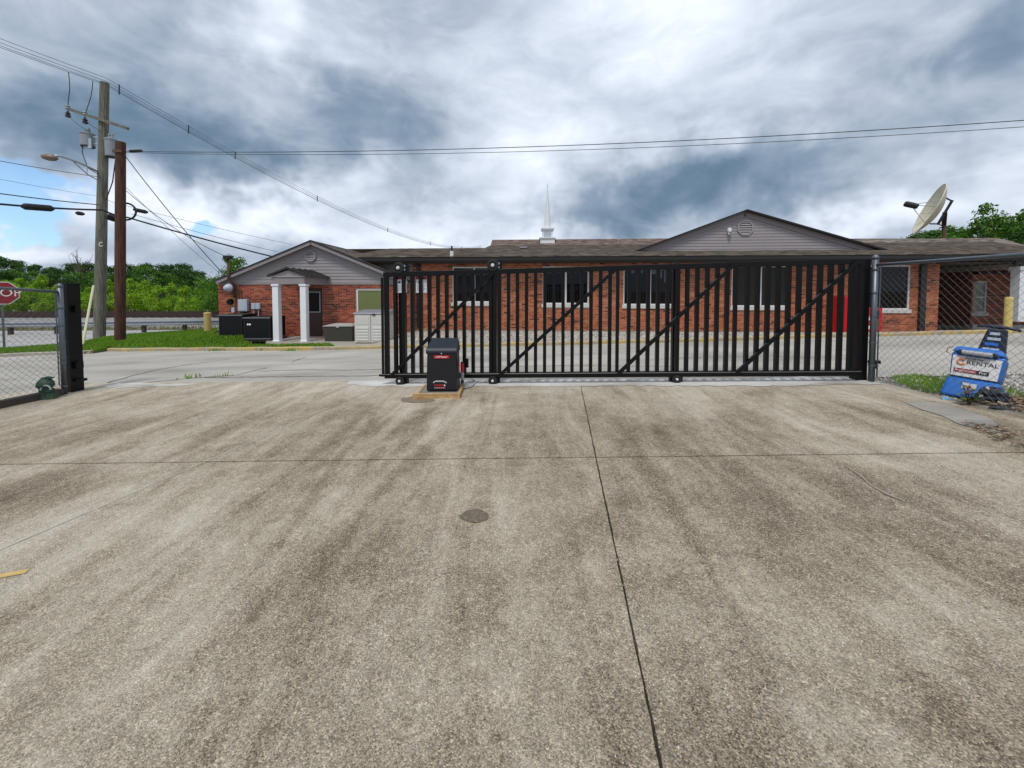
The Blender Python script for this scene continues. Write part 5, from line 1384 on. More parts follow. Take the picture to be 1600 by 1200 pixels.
# four-conductor spacer cable over the top of the grey pole
sc = thing('spacer_cable', 'bundle of power conductors with spacers over the grey pole top', 'power line')
FARY = 75.0
for i, (y0, y1, y2) in enumerate(((59, 122, 384), (66, 127, 385), (71, 131, 385.8), (74, 133, 386.5))):
    pA = at(-60, y0 - 22, 13.6); pB = at(166, y1, gp_.y - 0.3); pC = at(752, y2, FARY)
    P = []
    for a, b, sg in ((pA, pB, 0.02), (pB, pC, 2.6)):
        for k_ in range(40):
            t = k_ / 40; t = t ** 1.6 if b is pC else t
            q_ = a.lerp(b, t); q_.z -= sg * 4 * t * (1 - t); P.append(q_)
    P.append(pC)
    MB().tube(P, [0.008 + 0.00010 * p.y for p in P], 5).build('conductor', 'cable_grey', sc)
    if i == 0: top_line = P
    if i == 3: low_line = P
def near_px(line, px):
    return min(line, key=lambda p: abs(800 + F * p.x / p.y - px))
for px in (202, 313, 380, 505, 605, 676, 722):
    a, b = near_px(top_line, px), near_px(low_line, px)
    dd = (a - b).normalized()
    MB().tube([b - dd * 0.08, a + dd * 0.05], 0.022 + 0.0002 * a.y, 6).build('spacer', 'trim_black', sc)
for i, (p0, p1) in enumerate((((107, 113), (106, 165)), ((145, 127), (134, 176)))):
    c0, c1 = at(p0[0], p0[1], gp_.y - 0.35), at(p1[0], p1[1], gp_.y - 0.25)
    m1 = c0.lerp(c1, 0.5) + Vector((0.07, 0, 0))
    tag(MB().tube([c0, c0.lerp(c1, 0.25) + Vector((0.05, 0, 0)), m1, c1], 0.014, 6).build('jumper_wire', 'cable_black'), ('left', 'right')[i] + ' jumper dropping from the power line to the crossarm', 'wire', 'jumpers above the crossarm')
wire('transformer_lead', 'thin lead from the outer cutout to the left transformer', [at(108, 182, gp_.y - .25), at(139, 205, gp_.y - .1)], 0.009, 0.06)
wire('transformer_lead', 'thin lead from the inner cutout towards the grey pole', [at(137, 191, gp_.y - .25), at(156, 203, gp_.y - .2)], 0.012, 0.04)
wire('drop_cable', 'black cable curving down from the left transformer to the pole', [at(128, 212, gp_.y - .1), at(129, 240, gp_.y - .3), at(137, 262, gp_.y - .3), at(152, 272, gp_.y - .25)], 0.016, 0.0)
wire('drop_cable', 'black cable slanting between the two poles below the transformer', [at(181, 246, gp_.y - .3), at(176, 284, gp_.y - .3), at(166, 312, gp_.y - .2)], 0.022, 0.0)
# service span from the brown pole to the right
w1s = on_brown(193, 236.5)
wr1 = at(1750, 177, 11.0); wr2 = at(1750, 187.5, 11.0)
wire('service_span', 'upper of two long cables crossing the sky from the brown pole', [w1s, wr1], 0.012, 0.36, 'cable_black', 'long cables to the right', n=40)
wire('service_span', 'lower of two long cables crossing the sky from the brown pole', [w1s - Vector((0, 0, 0.04)), wr2], 0.009, 0.40, 'cable_black', 'long cables to the right', n=40)
d_ = (wr1 - w1s).normalized()
tag(MB().tube([w1s + d_ * 0.25, w1s + d_ * 0.32, w1s + d_ * 0.80, w1s + d_ * 0.86], [0.02, 0.055, 0.055, 0.02], 8).build('splice_case', 'cable_black'), 'black splice case on the long cable beside the brown pole top', 'splice case')
# communication cables passing left to right behind the wing
def thru(pts): return [at(x, y, Y) for x, y, Y in pts]
wire('communication_cable', 'thick black cable with lashing passing both poles to the wing gable', thru([(-40, 315, 12.5), (160, 328, 16.2), (200, 340, 17.0), (430, 402, 19.5)]), 0.035, 0.05, 'cable_black', 'cables through both poles')
wire('communication_cable', 'black cable just above the thick one left of the poles', thru([(-40, 297, 12.5), (155, 320, 16.1)]), 0.018, 0.03, 'cable_black', 'cables through both poles')
wire('communication_cable', 'thin cable entering at the left below the lamp head', thru([(-40, 244, 12.5), (152, 276, 16.1)]), 0.012, 0.03, 'cable_grey', 'cables through both poles')
wire('communication_cable', 'faint thin wire across the blue sky at the left', thru([(-40, 272, 12.5), (150, 306, 16.1)]), 0.006, 0.03, 'cable_grey', 'cables through both poles')
wire('communication_cable', 'upper thin wire from the poles to behind the wing gable', thru([(168, 312, 16.3), (200, 322, 17), (456, 382, 19.5)]), 0.008, 0.05, 'cable_grey', 'cables through both poles')
wire('communication_cable', 'lower thin wire from the poles to behind the wing gable', thru([(205, 334, 17), (432, 393, 19.5)]), 0.010, 0.05, 'cable_grey', 'cables through both poles')
for (pts, lab, r_) in (([(35, 322.5, 12.9), (40, 322.7, 13.0), (78, 325.6, 13.7), (83, 326, 13.8)], 'long black splice closure on the thick cable at the left', 0.11),
                       ([(166, 337, 16.0), (168, 338, 16.0), (180, 342, 16.2), (183, 343, 16.2)], 'black splice closure between the two poles', 0.13),
                       ([(209, 327, 16.6), (212, 328, 16.6), (227, 331, 16.8), (230, 332, 16.8)], 'small black closure hanging right of the brown pole', 0.085),
                       ([(119, 332.5, 15.0), (121, 333, 15.0), (128, 334, 15.1), (131, 334.5, 15.1)], 'small black closure under the thick cable left of the grey pole', 0.075)):
    P = thru(pts); tag(MB().tube(P, [r_ * 0.55, r_, r_, r_ * 0.55], 10).build('splice_closure', 'cable_black'), lab, 'splice closure', 'splice closures on the cables')
# service drops to the wing
mast_top = FW.L(363, 404, -0.10)
def w_of(u, v, z): return Vector((FW.o.x + u * FW.c - v * FW.s, FW.o.y + u * FW.s + v * FW.c, z))
b1 = on_brown(193, 240)
wire('service_drop', 'dark service drop from the brown pole top to the wing meter', [b1, w_of(FW.u(362, -0.1), -0.12, FW.z(362, 441, -0.1))], 0.016, 0.15, 'cable_black', 'service drops to the wing')
wire('service_drop', 'service drop from mid pole to the weatherhead mast', [on_brown(196, 297), w_of(mast_top[0], -0.12, mast_top[1] - 0.02)], 0.012, 0.25, 'cable_black', 'service drops to the wing')
wire('service_drop', 'thin wire from mid pole slanting down behind the lawn', [on_brown(196, 292), at(345, 428, 18.5)], 0.008, 0.1, 'cable_grey', 'service drops to the wing')

# ================================================================ AT THE WING WALL
def wthing(name, label, cat, group=None): return thing(name, label, cat, FW.o, FW.yaw, group)
def wbox(px0, px1, py0, py1, v): x0, x1 = FW.u(px0, v), FW.u(px1, v); return x0, x1, FW.z(px0, py1, v), FW.z(px0, py0, v)
ms = wthing('service_mast', 'rusty brown service mast with weatherhead through the wing eave', 'service mast')
x_ = FW.u(362.5, -0.12)
MB().tube([(x_, -0.30, FW.z(362, 405, -0.3)), (x_, -0.30, FW.z(362, 436, -0.3)), (FW.u(366, -.12), -0.06, FW.z(366, 447, -.06)), (FW.u(366, -.06), -0.06, FW.z(366, 465, -.06))], 0.045, 10).build('pipe', 'rust_pipe', ms, smooth=True)
MB().box(x_ - 0.11, x_ + 0.13, -0.42, -0.20, FW.z(362, 405.5, -.3), FW.z(362, 399.5, -.3)).build('weatherhead', 'trim_black', ms, bevel=0.02)
for dx in (372, 376): MB().tube([(FW.u(368, -.04), -0.04, FW.z(368, 448)), (FW.u(dx, -.04), -0.04, FW.z(dx, 452)), (FW.u(dx + 1, -.04), -0.04, FW.z(dx, 467))], 0.018, 6).build('conduit', 'rust_pipe', ms)
yl = wthing('wall_lamp', 'white round glass yard lamp high on the wing corner', 'lamp')
x0, x1, z0, z1 = wbox(348, 362, 443, 457, -0.25)
rr = (z1 - z0) / 2
MB().lathe([(rr, 0.0), (rr, 0.05), (rr * 0.86, 0.09), (rr * 0.78, 0.13), (rr * 0.62, 0.16), (rr * 0.5, 0.20), (rr * 0.15, 0.22)], 18, Matrix.Translation(((x0 + x1) / 2 + 0.05, -0.18, (z0 + z1) / 2)) @ Matrix.Rotation(R(-15), 4, 'Z') @ Matrix.Rotation(R(90), 4, 'X')).build('shade', 'panel_grey', yl, smooth=True)
MB().tube([((x0 + x1) / 2 + 0.05, -0.18, (z0 + z1) / 2), ((x0 + x1) / 2 + 0.12, -0.005, (z0 + z1) / 2)], 0.03, 8).build('arm', 'panel_grey', yl)
mt = wthing('electric_meter', 'round black electric meter on a tan board', 'meter')
x0, x1, z0, z1 = wbox(359.5, 368, 464, 479, 0)
MB().box(x0, x1, -0.05, -0.012, z0, z1).build('board', 'board_tan', mt)
MB().lathe([(0.12, 0), (0.12, 0.05), (0.10, 0.12), (0.03, 0.13)], 16, Matrix.Translation((x0 + 0.06, -0.05, (z0 + z1) / 2)) @ Matrix.Rotation(R(90), 4, 'X')).build('meter_glass', 'glass_dark', mt)
x0, x1, z0, z1 = wbox(363.5, 368, 480, 488, 0); MB().box(x0, x1, -0.10, -0.012, z0, z1).build('junction_box', 'panel_grey', mt)
eb = wthing('electrical_panel', 'large pale grey electrical panel on the wing wall', 'electrical panel')
x0, x1, z0, z1 = wbox(375.5, 389.5, 467.5, 486, 0)
MB().box(x0, x1, -0.16, -0.012, z0, z1).build('cabinet', 'panel_grey', eb, bevel=0.006)
MB().box(x0 + 0.03, x1 - 0.06, -0.168, -0.161, z0 + 0.03, z1 - 0.03).build('cover', 'panel_grey', eb)
MB().box(x0 + 0.05, x0 + 0.20, -0.11, -0.02, z0 - 0.12, z0 - 0.002).build('conduit_neck', 'trim_black', eb)
for i, (pa, pb, lab) in enumerate(((394.5, 400.5, 'left of two small grey disconnect boxes on the wing wall'), (401, 408, 'right of two small grey disconnect boxes on the wing wall'))):
    db = wthing('disconnect_box', lab, 'electrical box', 'small disconnect boxes')
    x0, x1, z0, z1 = wbox(pa, pb, 473.5, 483, 0)
    MB().box(x0, x1, -0.11, -0.012, z0, z1).build('cover', 'panel_grey', db, bevel=0.012)
    MB().tube([((x0 + x1) / 2, -0.05, z0), ((x0 + x1) / 2, -0.05, z0 - 0.35)], 0.02, 8).build('conduit', 'pvc_grey', db)
spg = wthing('water_spigot', 'small brass spigot low on the wall beside the left porch column', 'spigot')
x_, z_ = FW.L(441, 511); MB().tube([(x_, 0, z_), (x_, -0.10, z_), (x_ + 0.0, -0.13, z_ - 0.05)], 0.022, 8).box(x_ - 0.05, x_ + 0.05, -0.10, -0.08, z_ + 0.03, z_ + 0.045).build('tap', 'board_tan', spg)

def ac_unit(label, px0, px1, top, bot, y, depth):
    gxa, gxb = at(px0, bot, y), at(px1, bot, y); w_ = gxb.x - gxa.x; zb = at(px0, bot, y).z; zt2 = at(px0, top, y).z; h = zt2 - zb
    o = thing('ac_unit', label, 'air conditioner', ((gxa.x + gxb.x) / 2, y + depth / 2, zb), R(0), 'air conditioning units')
    hw = w_ / 2; hd = depth / 2
    MB().box(-hw - 0.03, hw + 0.03, -hd - 0.02, hd + 0.06, -0.10, -0.003).build('pad', 'trim_black', o)
    MB().box(-hw + 0.03, hw - 0.03, -hd + 0.03, hd - 0.03, 0.0, h - 0.05).build('core', 'ac_black', o)
    for i, (sx, sy) in enumerate(((-1, -1), (1, -1), (1, 1), (-1, 1))):
        MB().box(sx * hw - 0.02 - (0.02 if sx > 0 else -0.02), sx * hw + 0.02 - (0.02 if sx > 0 else -0.02), sy * (hd - 0.02) - 0.02, sy * (hd - 0.02) + 0.02, 0.0, h - 0.05).build('corner_post', 'ac_black', o)
    nf = 22
    for i in range(nf):
        z = 0.05 + (h - 0.14) * i / (nf - 1)
        MB().box(-hw + 0.04, hw - 0.04, -hd - 0.002, -hd + 0.02, z, z + 0.014).build('louvre', 'ac_black', o)
    MB().box(-hw - 0.012, hw + 0.012, -hd - 0.012, hd + 0.012, h - 0.05, h).build('top_panel', 'ac_black', o, bevel=0.01)
    MB().box(-hw - 0.016, hw + 0.016, -hd - 0.016, -hd - 0.0125, h - 0.045, h - 0.005).build('top_edge', 'ac_edge', o)
    MB().box(-hw - 0.01, hw + 0.01, -hd - 0.012, hd + 0.012, 0.001, 0.035).build('base_pan', 'ac_edge', o)
    return o, hw, hd, h
ac_unit('left black air conditioner against the wing beside the yellow bollard', 342.5, 379, 491.5, 526, 14.35, 0.85)
o, hw, hd, h = ac_unit('right black air conditioner with a white sticker, nearer the porch', 381, 422.5, 495.5, 530, 14.15, 0.95)
for k in range(2): MB().lathe([(0.035, 0), (0.035, 0.004)], 10, Matrix.Translation((-hw + 0.16 + 0.075 * k, -hd - 0.004, h - 0.26)) @ Matrix.Rotation(R(90), 4, 'X')).build('sticker', 'white_print', o)

# deck box and resin shed
y_ = 13.9
p0, p1 = at(505.5, 533.5, y_), at(551, 533.5, y_); zt2 = at(505, 510.5, y_).z - p0.z; w_ = p1.x - p0.x
dbx = thing('deck_box', 'low dark olive deck box with pale lid between door and shed', 'storage box', (p0.x, y_, p0.z))
MB().add([(0.03, 0.03, 0), (w_ - 0.03, 0.03, 0), (w_ - 0.03, 0.57, 0), (0.03, 0.57, 0), (0, 0, zt2), (w_, 0, zt2), (w_, 0.6, zt2), (0, 0.6, zt2)], [(0, 3, 2, 1), (4, 5, 6, 7), (0, 1, 5, 4), (1, 2, 6, 5), (2, 3, 7, 6), (3, 0, 4, 7)]).build('body', 'deck_box', dbx, bevel=0.012)
MB().box(-0.02, w_ + 0.02, -0.02, 0.62, zt2 + 0.002, zt2 + 0.035).add([(0, 0, zt2 + 0.036), (w_, 0, zt2 + 0.036), (w_, 0.6, zt2 + 0.036), (0, 0.6, zt2 + 0.036), (0.25, 0.2, zt2 + 0.09), (w_ - 0.1, 0.2, zt2 + 0.09), (w_ - 0.1, 0.5, zt2 + 0.09), (0.25, 0.5, zt2 + 0.09)], [(4, 5, 6, 7), (0, 1, 5, 4), (1, 2, 6, 5), (2, 3, 7, 6), (3, 0, 4, 7)]).build('lid', 'deck_lid', dbx, bevel=0.006)
MB().box(w_ / 2 - 0.05, w_ / 2 + 0.05, -0.03, -0.021, zt2 - 0.03, zt2 + 0.02).build('latch', 'pvc_grey', dbx)
MB().box(0.0, w_, 0.0, 0.6, -0.06, -0.002).build('plinth', 'deck_lid', dbx)
y_ = 13.35
p0, p1 = at(553, 536.5, y_), at(606, 537, y_); w_ = p1.x - p0.x; hh = at(553, 491, y_).z - p0.z
sh = thing('resin_shed', 'pale resin storage shed with two louvred doors behind the gate end', 'storage shed', (p0.x, y_, p0.z))
dp = 0.82
MB().box(0.02, w_ - 0.02, 0.03, dp, 0, hh).build('body', 'shed_beige', sh, bevel=0.012)
MB().add([(-0.03, -0.02, hh), (w_ + 0.03, -0.02, hh), (w_ + 0.03, dp + 0.03, hh), (-0.03, dp + 0.03, hh), (-0.0, 0.02, hh + 0.055), (w_, 0.02, hh + 0.055), (w_ - 0.04, dp, hh + 0.13), (0.04, dp, hh + 0.13)], [(0, 3, 2, 1), (4, 5, 6, 7), (0, 1, 5, 4), (1, 2, 6, 5), (2, 3, 7, 6), (3, 0, 4, 7)]).build('lid', 'shed_lid', sh, bevel=0.01)
for a, b in ((0.03, w_ / 2 - 0.012), (w_ / 2 + 0.012, w_ - 0.03)):
    d_ = MB().box(a, b, 0.0, 0.028, 0.03, hh - 0.02).build('door', 'shed_beige', sh, bevel=0.008)
    MB().box(a + 0.06, b - 0.06, -0.008, -0.001, hh * 0.64, hh - 0.10).build('panel', 'shed_beige', d_, bevel=0.006)
    for i in range(5):
        z = 0.10 + (hh * 0.60 - 0.10) * i / 5
        MB().add([(a + 0.06, -0.022, z), (b - 0.06, -0.022, z), (b - 0.06, -0.001, z + hh * 0.10), (a + 0.06, -0.001, z + hh * 0.10), (a + 0.06, -0.001, z - 0.004), (b - 0.06, -0.001, z - 0.004)], [(0, 1, 2, 3), (4, 5, 1, 0)]).build('slat', 'shed_beige', d_)
MB().box(w_ / 2 + 0.06, w_ / 2 + 0.16, -0.035, -0.004, hh - 0.035, hh + 0.015).build('latch', 'trim_black', sh)
for z in (0.14, hh - 0.22): MB().tube([(w_ - 0.012, 0.12, z), (w_ - 0.012, 0.12, z + 0.12)], 0.016, 8).build('hinge', 'rust_pipe', sh)
for i in range(6): MB().box(w_ - 0.022, w_ - 0.006, 0.30, dp - 0.08, 0.10 + i * hh * 0.14, 0.10 + i * hh * 0.14 + hh * 0.08).build('side_rib', 'shed_beige', sh)

# ================================================================ AT THE HALL
def hpt(u, v, z): return Vector((FM.o.x + u * FM.c - v * FM.s, FM.o.y + u * FM.s + v * FM.c, z))
def red_cabinet(px0, px1, top, bot, v, label, name, cat):
    x0, x1 = FM.u(px0, v), FM.u(px1, v); z0, z1 = FM.z((px0 + px1) / 2, bot, v), FM.z((px0 + px1) / 2, top, v)
    o = thing(name, label, cat, hpt(x0, v, z0), FM.yaw); return o, x1 - x0, z1 - z0
o, w_, h = red_cabinet(1321, 1354, 463, 525, -0.8, 'tall red vending cabinet with white markings seen through the gate end', 'vending_cabinet', 'vending machine')
MB().box(0, w_, 0, 0.7, -0.15, h).build('body', 'red_paint', o, bevel=0.01)
MB().box(0.05, w_ - 0.05, -0.012, -0.002, 0.10, h - 0.08).build('front_panel', 'red_paint', o, bevel=0.006)
for k, (z, s) in enumerate(((h * 0.8, 0.05), (h * 0.52, 0.10), (h * 0.44, 0.09))):
    MB().tube([(w_ * 0.62 + 0.04 * math.cos(a), -0.016, z + s * math.sin(a)) for a in [0.4 * q for q in range(14)]], 0.012, 6).build('white_script', 'white_print', o)
MB().box(w_ - 0.2, w_ - 0.1, -0.02, -0.013, h * 0.36, h * 0.55).build('coin_panel', 'panel_grey', o)
o, w_, h = red_cabinet(1356, 1380, 481, 525, -1.0, 'short red box with white stickers just right of the grey gate post', 'newspaper_box', 'newspaper box')
MB().box(0, w_, 0, 0.45, -0.12, h).build('body', 'red_paint', o, bevel=0.01)
MB().prism([(w_ * 0.28, h * 0.92), (w_ * 0.82, h * 0.90), (w_ * 0.86, h * 0.70), (w_ * 0.62, h * 0.58)], -0.006, -0.001).build('window', 'glass_dark', o)
MB().box(w_ * 0.12, w_ * 0.45, -0.008, -0.001, h * 0.56, h * 0.63).box(w_ * 0.12, w_ * 0.40, -0.008, -0.001, h * 0.66, h * 0.69).build('sticker', 'white_print', o)
MB().box(w_ * 0.10, w_ * 0.52, -0.008, -0.001, h * 0.24, h * 0.36).build('price_sticker', 'white_print', o)
MB().box(0.02, w_ - 0.02, -0.01, -0.001, 0.03, 0.06).build('kick_rail', 'red_paint', o)

# security camera
cu_, cz_ = FM.L(1137.5, 363, VG)
q = hpt(cu_, VG - 0.03, cz_)
sc_ = thing('security_camera', 'white dome security camera on the wide siding gable', 'camera', q, FM.yaw)
MB().lathe([(0.07, -0.07), (0.085, -0.02), (0.085, 0.08), (0.06, 0.10)], 14, Matrix.Translation((0, -0.10, 0.06))).build('housing', 'white_print', sc_)
MB().lathe([(0.02, -0.09), (0.055, -0.07), (0.075, -0.02), (0.07, 0.0)], 14, Matrix.Translation((0.0, -0.10, -0.04))).build('dome', 'white_print', sc_, smooth=True)
MB().lathe([(0.03, 0), (0.03, 0.02)], 10, Matrix.Translation((0.0, -0.17, -0.05)) @ Matrix.Rotation(R(90), 4, 'X')).build('lens', 'lens_black', sc_)
MB().box(-0.05, 0.05, -0.09, 0.0, 0.0, 0.1).build('mount', 'white_print', sc_)

# steeple
VS = 8.3
sb0, sb1 = FM.u(844, VS), FM.u(866.5, VS)
def sz(py): return FM.z(855, py, VS)
sq = hpt((sb0 + sb1) / 2, VS + 0.4, sz(388)); z0 = sq.z
stp = thing('steeple', 'small white steeple with tapering spire on the hall roof', 'steeple', sq, FM.yaw)
hw = (sb1 - sb0) / 2
MB().box(-hw, hw, -hw, hw, -0.3, sz(374) - z0).build('base', 'white_paint', stp)
def cornice(hw_, z): return MB().box(-hw_ * 1.06, hw_ * 1.06, -hw_ * 1.06, hw_ * 1.06, z, z + 0.06).box(-hw_ * 1.14, hw_ * 1.14, -hw_ * 1.14, hw_ * 1.14, z + 0.0605, z + 0.12)
cornice(hw, sz(374) - z0).build('cornice', 'white_paint', stp)
h2 = hw * 0.70
MB().box(-h2, h2, -h2, h2, sz(374) - z0 + 0.12, sz(359) - z0).build('lantern', 'white_paint', stp)
for k in range(4):
    a = k * math.pi / 2; M_ = Matrix.Rotation(a, 4, 'Z')
    MB().box(-h2 * 0.72, h2 * 0.72, -h2 - 0.012, -h2 - 0.002, sz(370) - z0, sz(361) - z0, M_).build('panel', 'panel_grey', stp)
cornice(h2 * 1.12, sz(359) - z0).build('cornice', 'white_paint', stp)
zs0, zs1 = sz(359) - z0 + 0.12, sz(290) - z0
MB().lathe([(h2 * 0.80, zs0), (0.02, zs1)], 8, Matrix.Rotation(math.pi / 8, 4, 'Z')).build('spire', 'white_paint', stp)
MB().lathe([(0.01, zs1 - 0.02), (0.035, zs1 + 0.03), (0.01, zs1 + 0.08), (0.012, zs1 + 0.22)], 8).build('finial', 'panel_grey', stp)

# satellite dish
dY = 24.0
dc = at(1467, 330, dY); A = Vector((-0.77, 0.489, 0.378)).normalized()
sdish = thing('satellite_dish', 'big cream satellite dish on a pole behind the right roof', 'satellite dish', dc)
R_ = 38.5 / (F / dY); fl_ = R_ * 0.80
Q = A.to_track_quat('Z', 'Y').to_matrix().to_4x4()
prof_ = [(R_ * t, (R_ * t) ** 2 / (4 * fl_)) for t in (0.04, 0.2, 0.4, 0.6, 0.8, 0.93, 1.0)]
mb = MB(); outer = [(r_, z - 0.04) for r_, z in prof_]
mb.lathe(outer + [(R_ * 1.012, prof_[-1][1] - 0.02), (R_ * 1.012, prof_[-1][1] + 0.02)] + prof_[::-1], 48, Q).build('reflector', 'dish_cream', sdish, smooth=True)
fe = Q @ Vector((0, 0, fl_ * 1.12))
M2 = Matrix.Translation(fe) @ Q
MB().lathe([(0.13, -0.35), (0.17, -0.30), (0.17, 0.25), (0.12, 0.32)], 14, M2).build('feed', 'trim_black', sdish)
for k in range(3):
    a = 2 * math.pi * k / 3 + 0.6
    MB().tube([Q @ Vector((R_ * 0.62 * math.cos(a), R_ * 0.62 * math.sin(a), (R_ * 0.62) ** 2 / (4 * fl_))), fe], 0.022, 6).build('strut', 'pvc_grey', sdish)
for k in range(10):
    a = 2 * math.pi * k / 10
    MB().tube([Q @ Vector((R_ * t * math.cos(a), R_ * t * math.sin(a), (R_ * t) ** 2 / (4 * fl_) + 0.006)) for t in (0.08, 0.3, 0.5, 0.75, 0.99)], 0.008, 4).build('rib', 'dish_cream', sdish)
pt_ = at(1475, 345, dY + 0.15) - dc; pb = at(1475, 455, dY + 0.15) - dc
MB().tube([pb + Vector((0, 0, -1)), pt_], 0.10, 12).build('pole', 'rust_pipe', sdish)
bk_ = Q @ Vector((0, 0, -0.06))
up_ = Q @ Vector((0, 1, 0)); 
up_ = (Vector((0, 0, 1)) - A * A.z).normalized(); bo = bk_ - A * 0.22
mt_ = MB().bar(pt_ + Vector((0, 0, -0.25)), bo, 0.20, 0.20).bar(bo - up_ * 0.75, bo + up_ * 0.75, 0.10, 0.12, A)
for s in (-0.7, 0.7): mt_.bar(bo + up_ * s, bk_ + up_ * s * 1.15 + A * 0.12, 0.07, 0.07)
mt_.build('mount', 'trim_black', sdish)
MB().bar(pt_ + Vector((0, 0, -0.35)), pt_ + Vector((0.55, 0, -0.6)), 0.05, 0.05).bar(pt_ + Vector((0.5, 0, -0.58)), bo - up_ * 0.7, 0.04, 0.04).build('actuator', 'trim_black', sdish)

# ================================================================ RENTAL CARPET MACHINE
mq = G(1538, 629)
mach = thing('carpet_cleaner', 'blue rental carpet cleaning machine leaning behind the right fence', 'carpet cleaner', mq + Vector((0.06, 0.22, -0.02)), R(-14))
mach.rotation_euler = (R(-15), R(3.5), R(-58))
def taper(z0, z1, w0, w1, y0, y1, y2, y3, xo0=0.0, xo1=0.0):
    return MB().add([(-w0 + xo0, y0, z0), (w0 + xo0, y0, z0), (w0 + xo0, y1, z0), (-w0 + xo0, y1, z0), (-w1 + xo1, y2, z1), (w1 + xo1, y2, z1), (w1 + xo1, y3, z1), (-w1 + xo1, y3, z1)],
                    [(0, 3, 2, 1), (4, 5, 6, 7), (0, 1, 5, 4), (1, 2, 6, 5), (2, 3, 7, 6), (3, 0, 4, 7)])
taper(0.0, 0.27, 0.255, 0.225, -0.08, 0.40, 0.0, 0.38).build('lower_housing', 'machine_blue', mach, bevel=0.03)
taper(0.275, 0.60, 0.215, 0.235, 0.02, 0.36, 0.03, 0.34).build('upper_tank', 'machine_blue', mach, bevel=0.03)
taper(0.602, 0.69, 0.235, 0.20, 0.0, 0.34, 0.04, 0.30).build('tank_top', 'machine_blue', mach, bevel=0.03)
MB().box(-0.17, 0.17, -0.018, 0.03, 0.575, 0.635).build('grip_recess', 'machine_navy', mach, bevel=0.01)
MB().tube([(-0.13, -0.03, 0.60), (0.13, -0.03, 0.60)], 0.030, 12).build('grip', 'pvc_grey', mach)
lb = taper(0.285, 0.555, 0.200, 0.212, 0.008, 0.018, 0.016, 0.026).build('label_plate', 'machine_label', mach)
text('NORTH', 'small_lettering', 'black_print', lb, (-0.02, 0.008, 0.525), 0.042, align='CENTER')
text('RENTAL', 'lettering', 'black_print', lb, (0.055, 0.006, 0.475), 0.072, sx=1.05, align='CENTER')
MB().tube([(-0.125 + 0.035 * math.cos(a), 0.006, 0.475 + 0.035 * math.sin(a)) for a in [0.8 + 0.35 * q for q in range(15)]], 0.010, 6).build('logo_ring', 'orange_print', lb)
text('!', 'logo_mark', 'sign_red', lb, (-0.115, 0.004, 0.475), 0.07)
MB().box(-0.18, 0.02, 0.0015, 0.0075, 0.335, 0.385).build('red_banner', 'sign_red', lb)
MB().box(0.0205, 0.125, 0.0015, 0.0075, 0.335, 0.385).build('black_banner', 'black_print', lb)
text('RugDoctor', 'banner_lettering', 'white_print', lb, (-0.08, 0.0005, 0.360), 0.040, shear=0.15)
text('Pro', 'banner_lettering', 'white_print', lb, (0.072, 0.0005, 0.360), 0.046, shear=0.2)
MB().box(-0.075, 0.05, -0.05, -0.035, 0.12, 0.20).build('base_sticker', 'machine_label', mach)
MB().prism([(-0.03, 0.135), (0.02, 0.135), (-0.005, 0.18)], -0.054, -0.0505).build('sticker_mark', 'sign_red', mach)
MB().tube([(-0.225, 0.0, 0.275), (0.225, 0.0, 0.275)], 0.008, 6).build('seam', 'machine_navy', mach)
hd_ = taper(0.62, 1.0, 0.13, 0.085, 0.22, 0.36, 0.20, 0.28, 0.07, 0.10).build('handle_tower', 'machine_navy', mach, bevel=0.02)
MB().tube([(-0.08, 0.20, 1.01), (0.02, 0.21, 1.025), (0.10, 0.22, 1.02), (0.18, 0.21, 1.02), (0.29, 0.20, 0.995)], [0.014, 0.02, 0.026, 0.02, 0.016], 10).build('handlebar', 'machine_navy', mach, smooth=True)
for k in range(4):
    z = 0.70 + 0.07 * k; hw_ = 0.075 - 0.008 * k
    f_ = (z - 0.62) / 0.38; yy_ = 0.22 - 0.02 * f_; xo = 0.07 + 0.03 * f_
    MB().box(xo - hw_, xo + hw_ * (0.9 - 0.2 * (k % 2)), yy_ - 0.006, yy_ - 0.002, z, z + 0.035).build('instruction_block', 'panel_grey' if k != 1 else 'machine_blue', hd_)
for s in (-1, 1):
    mxw = Matrix.Translation((s * 0.245, 0.38, 0.09)) @ Matrix.Rotation(R(90), 4, 'Y')
    MB().lathe([(0.06, -0.025), (0.10, -0.022), (0.10, 0.022), (0.06, 0.025)], 18, mxw).build('wheel', 'rubber', mach)
MB().tube([(-0.22, 0.0, 0.66), (-0.27, 0.0, 0.64), (-0.275, 0.0, 0.58), (-0.24, 0.0, 0.56)], 0.005, 6).build('hook', 'wire_steel', mach)

# crumpled bag, wrapper, weed
def crumple(name, mat, c, sx, sy, sz_, seed, label, cat):
    rnd = random.Random(seed); bm = bmesh.new(); bmesh.ops.create_icosphere(bm, subdivisions=3, radius=1)
    for v in bm.verts:
        n_ = mnoise.noise(v.co * 2.1 + Vector((seed, 0, 0))) * 0.45 + mnoise.noise(v.co * 5.0 + Vector((0, seed, 0))) * 0.25
        v.co = v.co * (1 + n_); v.co.z = max(-0.25, v.co.z)
        v.co = Vector((v.co.x * sx, v.co.y * sy, v.co.z * sz_))
    me = bpy.data.meshes.new(name); bm.to_mesh(me); bm.free()
    o = link(name, me, mat); o.location = c; return tag(o, label, cat)
crumple('crumpled_bag', 'bag_black', G(1551, 628) + Vector((0, 0, 0.05)), 0.13, 0.11, 0.13, 3, 'crumpled black plastic bag at the foot of the blue machine', 'bag')
crumple('torn_bag_scrap', 'bag_black', G(1562, 640) + Vector((0, 0, 0.01)), 0.10, 0.05, 0.03, 8, 'flat torn scrap of black plastic beside the crumpled bag', 'bag')
